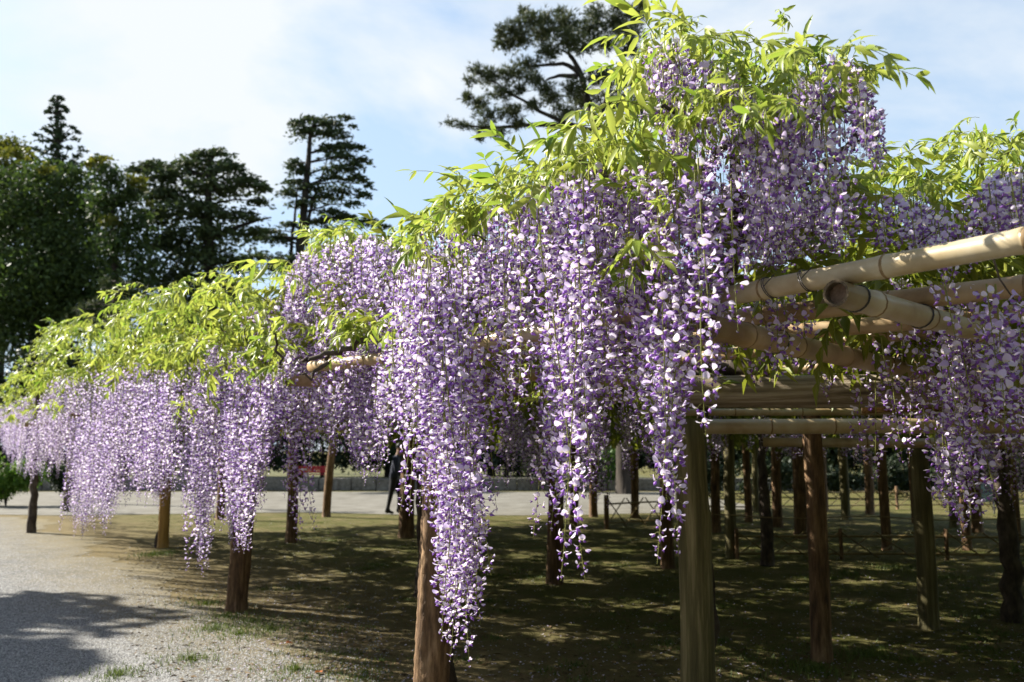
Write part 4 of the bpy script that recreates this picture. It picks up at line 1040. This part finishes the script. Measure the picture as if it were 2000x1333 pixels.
# --- far end of the row
v7 = vine_thing(70, 0, 'wisteria at the far left end of the row over the green bush', [pix(70, 800, 16.0), pix(80, 720, 15.0), pix(60, 710, 15.5)], 0.09, d=17)
P7 = [(-10, 795, 860), (25, 785, 905), (50, 775, 935), (75, 770, 955), (100, 745, 925), (130, 728, 945), (158, 728, 940)]
raceme_zone(v7, P7, 250, (0.3, -0.8), (0.6, 1.3), lo=0.3, power=0.75)
L7 = [(-15, 790, 830), (10, 750, 830), (40, 705, 820), (70, 670, 800), (110, 645, 790), (160, 640, 790)]
frond_zone(v7, L7, 260, (0.4, -1.0), sc=(0.9, 1.3), inset=-0.05)
twigs(v7, L7, 4, (0.2, -0.4))
# --- vine under the middle of the roof, seen through the posts
v8 = vine_thing(1490, 0, 'wisteria hanging small and far under the trellis roof behind the pale post', [pix(1480, 850, 11.5), pix(1500, 820, 10.5)], 0.10, d=12.2)
raceme_zone(v8, [(1390, 800, 905), (1500, 800, 910), (1600, 790, 900), (1710, 800, 920)], 110, (1.2, -1.2), (0.3, 0.6), depth=lambda x: 10.0, lo=0.3)
raceme_zone(v8, [(980, 760, 960), (1080, 760, 960), (1180, 770, 1000), (1270, 780, 930)], 100, (1.2, -1.2), (0.4, 0.9), depth=lambda x: 8.6, lo=0.3)
raceme_zone(v8, [(1840, 800, 990), (1920, 800, 1010), (2040, 800, 1010)], 60, (0.8, -0.8), (0.4, 0.9), depth=lambda x: 7.0, lo=0.3)
# roof of leaves over the whole trellis: it shades the ground
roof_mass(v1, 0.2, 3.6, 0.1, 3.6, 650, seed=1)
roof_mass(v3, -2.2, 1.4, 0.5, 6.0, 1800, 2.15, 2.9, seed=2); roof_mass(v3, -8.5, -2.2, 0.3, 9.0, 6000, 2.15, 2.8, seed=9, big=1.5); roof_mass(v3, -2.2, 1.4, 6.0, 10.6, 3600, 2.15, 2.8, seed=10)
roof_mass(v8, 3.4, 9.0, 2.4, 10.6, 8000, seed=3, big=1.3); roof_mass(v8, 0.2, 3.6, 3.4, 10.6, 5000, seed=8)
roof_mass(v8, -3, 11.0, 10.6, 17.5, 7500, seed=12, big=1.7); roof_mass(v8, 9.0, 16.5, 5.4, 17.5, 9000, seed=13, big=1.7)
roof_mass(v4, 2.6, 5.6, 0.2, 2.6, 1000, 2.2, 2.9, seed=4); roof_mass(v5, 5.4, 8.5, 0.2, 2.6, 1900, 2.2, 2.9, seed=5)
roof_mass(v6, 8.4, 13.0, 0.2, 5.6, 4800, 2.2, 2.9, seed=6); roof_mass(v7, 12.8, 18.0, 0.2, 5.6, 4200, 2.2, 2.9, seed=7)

# ------------------------------------------------------------------ fences, bench, sign, person
def lattice_fence(label, p0, p1, h, step, stake_r=0.03):
    root = thing('bamboo_fence', p0, label, 'fence')
    d = (p1 - p0); L = d.length; dn = d.normalized(); n = max(2, round(L / step))
    for zr in (h * 0.92, h * 0.22):
        tube('rail', [Vector((0, 0, zr)), dn * L * 0.5 + Vector((0, 0, zr + 0.01)), dn * L + Vector((0, 0, zr))], 0.018, M['fence_bamboo'], root, 8)
    side = Vector((-dn.y, dn.x, 0)) * 0.03
    for i in range(n):
        a = dn * (L * i / n); b = dn * (L * (i + 1) / n)
        tube('slat', [a + side + Vector((0, 0, 0.04)), b + side + Vector((0, 0, h * 1.12))], 0.012, M['fence_bamboo'], root, 6)
        tube('slat', [a - side + Vector((0, 0, h * 1.12)), b - side + Vector((0, 0, 0.04))], 0.012, M['fence_bamboo'], root, 6)
    for i in range(0, n + 1, 3):
        a = dn * (L * i / n)
        tube('stake', [a + Vector((0, 0, -0.03)), a + Vector((0, 0, h * 0.6)), a + Vector((0, 0, h * 1.25))], stake_r, M['log_red'], root, 8, 0.05)
    return root
g0 = ground(1440, 1092); g1 = ground(2060, 1096)
lattice_fence('low bamboo lattice fence on the mossy ground between the right hand posts', g0, g1, 0.36, 0.50)
g0 = ground(1185, 1034); g1 = ground(1330, 1026)
lattice_fence('short lattice fence with a thick stake left of the thick pale post', g0, g1, 0.55, 0.55, 0.05)
g0 = ground(1330, 1000); g1 = ground(2060, 992)
lattice_fence('farthest low bamboo fence along the path behind the trellis', g0, g1, 0.5, 0.7, 0.04)
# rope between posts
rope = TB()
rp = [pix(1390 + i * 47, 1005 + 6 * math.sin(i * PI / 6.5) ** 2 + i * 0.6, 10.5) for i in range(14)]
rope.add(*tube_arrays(rp, 0.006, 5), 0)
tag(link('rope', rope.mesh('rope', True), M['fence_bamboo']), 'thin rope sagging between the trellis posts at the right', 'rope')

bx = pix(557, 930, 32.6)
bench = thing('park_bench', (bx.x, 36.6, 0.26), 'red slatted bench on the lawn behind the kerb', 'bench')
for k in range(3): box('back_slat', (0, 0.22, 0.58 + k * 0.13), (1.9, 0.03, 0.11), M['red'], bench, 0, 0.008)
for k in range(3): box('seat_slat', (0, -0.18 + k * 0.15, 0.44), (1.9, 0.13, 0.035), M['red'], bench, 0, 0.008)
for sx in (-0.8, 0.8):
    bm = bmesh.new(); box_bm(bm, (0, -0.16, 0.21), (0.06, 0.06, 0.42)); box_bm(bm, (0, 0.25, 0.45), (0.06, 0.035, 0.90)); box_bm(bm, (0, 0.03, 0.40), (0.055, 0.36, 0.035))
    me = bpy.data.meshes.new('leg'); bm.to_mesh(me); bm.free(); link('leg', me, M['dark_metal'], bench, (sx, 0, 0))

bench.scale = (0.85, 0.8, 0.75)
# notice board glimpsed behind the right hand posts
nb = pix(1930, 985, 22)
board = thing('notice_board', (nb.x, 22, 0), 'small pale blue notice board with a red top behind the right posts', 'notice board')
M['pale_blue'] = plain_mat('pale_blue_paint', (0.22, 0.32, 0.33), 0.4)
box('panel', (0, 0, 0.55), (0.42, 0.04, 0.50), M['pale_blue'], board, 0, 0.006); box('header', (0, 0, 0.84), (0.42, 0.045, 0.07), M['red'], board, 0, 0.006)
for sx in (-0.17, 0.17): tube('leg', [Vector((sx, 0.05, 0)), Vector((sx, 0.05, 0.85))], 0.018, M['dark_metal'], board, 8)

def make_person(px, d, label):
    x = pix(px, 880, d).x
    root = thing('person', (x, d, 0.008), label, 'person')
    # joints: facing +x (towards the right of the picture), looking a little down
    J = {'pelvis': (0, 0, 0.93, 0.15), 'waist': (0.0, 0, 1.08, 0.135), 'chest': (0.03, 0, 1.28, 0.155), 'neck0': (0.07, 0, 1.44, 0.07), 'neck': (0.10, 0, 1.51, 0.055), 'head0': (0.13, 0, 1.59, 0.085), 'head1': (0.15, 0, 1.66, 0.095), 'head2': (0.155, 0, 1.73, 0.06)}
    E = [('pelvis', 'waist'), ('waist', 'chest'), ('chest', 'neck0'), ('neck0', 'neck'), ('neck', 'head0'), ('head0', 'head1'), ('head1', 'head2')]
    J['chin'] = (0.215, 0, 1.575, 0.035); E.append(('head0', 'chin')); J['nose'] = (0.262, 0, 1.64, 0.014); E.append(('head1', 'nose'))
    for s, n in ((1, 'l'), (-1, 'r')):
        st = 0.10 * s
        J[n + 'ear'] = (0.14, s * 0.10, 1.64, 0.018); E.append(('head1', n + 'ear'))
        J[n + 'hip'] = (0, s * 0.09, 0.88, 0.105); J[n + 'knee'] = (0.03 + st, s * 0.10, 0.48, 0.068); J[n + 'ank'] = (-0.02 + st * 1.3, s * 0.10, 0.09, 0.042); J[n + 'toe'] = (0.15 + st * 1.3, s * 0.11, 0.035, 0.036); J[n + 'heel'] = (-0.07 + st * 1.3, s * 0.10, 0.04, 0.038)
        E += [('pelvis', n + 'hip'), (n + 'hip', n + 'knee'), (n + 'knee', n + 'ank'), (n + 'ank', n + 'toe'), (n + 'ank', n + 'heel')]
        J[n + 'sh'] = (0.04, s * 0.185, 1.39, 0.068); J[n + 'el'] = (0.06, s * 0.24, 1.10, 0.048); J[n + 'wr'] = (0.22, s * 0.20, 0.94, 0.031); J[n + 'palm'] = (0.285, s * 0.19, 0.90, 0.034)
        E += [('chest', n + 'sh'), (n + 'sh', n + 'el'), (n + 'el', n + 'wr'), (n + 'wr', n + 'palm')]
        for q in range(4):
            b = (0.325 + 0.004 * (q % 2), s * (0.165 + q * 0.018), 0.875, 0.011); c = (0.35 + 0.006 * (q in (1, 2)), s * (0.168 + q * 0.017), 0.835, 0.009); e = (0.335, s * (0.17 + q * 0.016), 0.80 - 0.006 * (q in (1, 2)), 0.007)
            J[f'{n}f{q}a'], J[f'{n}f{q}b'], J[f'{n}f{q}c'] = b, c, e
            E += [(n + 'palm', f'{n}f{q}a'), (f'{n}f{q}a', f'{n}f{q}b'), (f'{n}f{q}b', f'{n}f{q}c')]
        J[n + 'th'] = (0.28, s * 0.145, 0.875, 0.012); J[n + 'th2'] = (0.30, s * 0.135, 0.84, 0.009); E += [(n + 'palm', n + 'th'), (n + 'th', n + 'th2')]
    names = list(J); idx = {k: i for i, k in enumerate(names)}
    me = bpy.data.meshes.new('body'); me.from_pydata([J[k][:3] for k in names], [(idx[a], idx[b]) for a, b in E], [])
    o = link('body', me, None, root)
    sk = o.modifiers.new('skin', 'SKIN'); sk.use_smooth_shade = True
    for i, k in enumerate(names): me.skin_vertices[0].data[i].radius = (J[k][3], J[k][3] * (1.25 if k in ('chest', 'waist', 'pelvis') else 1.0))
    me.skin_vertices[0].data[idx['pelvis']].use_root = True
    su = o.modifiers.new('sub', 'SUBSURF'); su.levels = 1; su.render_levels = 1
    bpy.context.view_layer.update()
    ev = o.evaluated_get(bpy.context.evaluated_depsgraph_get())
    nm = bpy.data.meshes.new_from_object(ev)
    o.modifiers.clear(); o.data = nm
    for k, c in (('skin', (0.42, 0.26, 0.18)), ('navy_jacket', (0.016, 0.022, 0.045)), ('dark_trousers', (0.012, 0.012, 0.015)), ('black_shoes', (0.02, 0.02, 0.02))):
        if k not in M: M[k] = plain_mat(k, c, 0.8)
        nm.materials.append(M[k])
    for f in nm.polygons:
        c = f.center
        f.material_index = 3 if c.z < 0.085 else 2 if c.z < 0.92 and not (c.x > 0.13 and abs(c.y) > 0.12) else 0 if c.z > 1.475 or (c.x > 0.23) else 1
        f.use_smooth = True
    hb = bmesh.new(); bmesh.ops.create_icosphere(hb, subdivisions=3, radius=1.0)
    for v in hb.verts:
        v.co = Vector((v.co.x * 0.105 + 0.135, v.co.y * 0.098, v.co.z * 0.10 + 1.70)) + Vector((random.uniform(-1, 1),) * 3) * 0.003
    bmesh.ops.delete(hb, geom=[v for v in hb.verts if v.co.x > 0.20 and v.co.z < 1.72 or v.co.z < 1.62], context='VERTS')
    hm = bpy.data.meshes.new('hair'); hb.to_mesh(hm); hb.free()
    M['hair'] = plain_mat('black_hair', (0.012, 0.010, 0.010), 0.5)
    link('hair', hm, M['hair'], root)
    return root
make_person(771, 21.8, 'person in navy jacket and dark trousers standing on the far gravel path')

# ------------------------------------------------------------------ ground litter: grass, stones, petals
def blades(name, label, spots, n, h, mat):
    v = []; t = []
    for k in range(n):
        px, py, r = random.choice(spots); c = ground(px, py)
        a = random.uniform(0, 6.28); rr = r * abs(random.gauss(0, 0.55)); x = c.x + math.cos(a) * rr; y = c.y + math.sin(a) * rr
        b = random.uniform(0, 6.28); L = h * random.uniform(0.4, 1.2); w = 0.004; b2 = len(v)
        lean = L * random.uniform(0.2, 0.9)
        v += [(x - math.sin(b) * w, y + math.cos(b) * w, 0.0), (x + math.sin(b) * w, y - math.cos(b) * w, 0.0), (x + math.cos(b) * lean, y + math.sin(b) * lean, L)]
        t.append((b2, b2 + 1, b2 + 2))
    return tag(link(name, tri_mesh(name, v, t), M[mat]), label, 'grass', kind='stuff')
spots = [(440, 1205, 0.35), (490, 1215, 0.4), (470, 1240, 0.5), (420, 1230, 0.4), (530, 1230, 0.4), (330, 1080, 0.4), (300, 1085, 0.4), (400, 1180, 0.6), (370, 1290, 0.4), (580, 1310, 0.4), (230, 1320, 0.3), (1750, 1110, 0.8), (1650, 1120, 0.9), (1850, 1130, 0.8), (1500, 1080, 0.8), (1700, 1280, 0.3), (1590, 1310, 0.3)]
blades('grass', 'short grass tufts round the post feet and in the moss', spots, 6500, 0.05, 'grass')
moss_spots = [(random.uniform(500, 2050), random.uniform(1015, 1345), random.uniform(0.12, 0.5)) for _ in range(150)]
blades('moss_grass', 'thin low grass growing through the moss under the trellis', moss_spots, 15000, 0.032, 'grass')
v = []; t = []
def bit(x, y, z, r, kind):
    b = len(v); a = random.uniform(0, 6.28)
    if kind == 'stone':
        for k in range(4): v.append((x + math.cos(a + k * 1.57) * r * random.uniform(0.7, 1.2), y + math.sin(a + k * 1.57) * r * random.uniform(0.7, 1.2), z))
        v.append((x, y, z + r * random.uniform(0.5, 0.9)))
        t.extend([(b + k, b + (k + 1) % 4, b + 4) for k in range(4)])
    else:
        for k in range(3): v.append((x + math.cos(a + k * 2.1) * r, y + math.sin(a + k * 2.1) * r, z + random.uniform(0.002, 0.012)))
        t.append((b, b + 1, b + 2))
cnt = 0
while cnt < 60000:
    px = random.uniform(-30, 760); py = 960 + 400 * random.random() ** 0.6
    p = ground(px, py); ds = (p - P0).dot(V)
    if p.y > 19 or random.random() > (1.0 if ds < -0.4 else 0.35 if ds < 0.5 else 0.05): continue
    bit(p.x, p.y, 0.003, random.uniform(0.003, 0.012), 'stone'); cnt += 1
tag(link('gravel', tri_mesh('gravel', v, t), M['stone']), 'loose grey gravel stones scattered on the path', 'gravel', kind='stuff')
v = []; t = []
for k in range(5200):
    p = ground(random.uniform(450, 2050), random.uniform(1010, 1345)); bit(p.x, p.y, 0.002, random.uniform(0.006, 0.014), 'petal')
tag(link('fallen_petals', tri_mesh('fallen_petals', v, t), M['petal_litter']), 'pale wisteria petals fallen on the earth below the trellis', 'petals', kind='stuff')
v = []; t = []
for k in range(4200):
    p = ground(random.uniform(250, 2050), random.uniform(1010, 1345)); b = len(v); a = random.uniform(0, 6.28); L = random.uniform(0.012, 0.045); w = L * random.uniform(0.08, 0.4)
    c_, s_ = math.cos(a), math.sin(a); z = random.uniform(0.004, 0.016)
    v += [(p.x - c_ * L, p.y - s_ * L, 0.005), (p.x + s_ * w, p.y - c_ * w, z), (p.x + c_ * L, p.y + s_ * L, 0.006), (p.x - s_ * w, p.y + c_ * w, z * 0.7)]
    t += [(b, b + 1, b + 2), (b, b + 2, b + 3)]
M['litter'] = petal_mat('brown_litter', (0.06, 0.035, 0.015), (0.30, 0.19, 0.08), 0.05, 0.9)
tag(link('leaf_litter', tri_mesh('leaf_litter', v, t), M['litter']), 'brown twigs and leaf bits littering the earth', 'litter', kind='stuff')
for (px, py, lab) in ((558, 1262, 'orange fallen leaf on the tan earth at the bottom'), (628, 1320, 'small orange fallen leaf nearest to the bottom border')):
    p = ground(px, py); lv, lt = leaflet_arrays(0.07, 0.026, 0.2, 0.5)
    o = link('fallen_leaf', tri_mesh('fallen_leaf', lv, lt), M['dead_leaf'], None, (p.x, p.y, 0.022)); o.rotation_euler = (0.2, 0, random.uniform(0, 6)); tag(o, lab, 'leaf')

# ------------------------------------------------------------------ groups of things that repeat
GROUPS = {'wisteria_vine': 'wisteria vines on the trellis', 'broadleaf_tree': 'broadleaf trees at the far left', 'cedar_tree': 'cedars behind the left row', 'evergreen_bush': 'evergreen bushes under the big trees', 'evergreen_tree': 'evergreens behind the trellis',
          'hedge': 'hedge sections behind the lawn', 'shade_bush': 'shaded bushes behind the right posts', 'azalea_bush': 'low bushes by the far path', 'bamboo_fence': 'low bamboo fences', 'fallen_leaf': 'orange fallen leaves'}
for o in COL.objects:
    k = o.name.split('.')[0]
    if o.parent is None and k in GROUPS and 'kind' not in o: o['group'] = GROUPS[k]
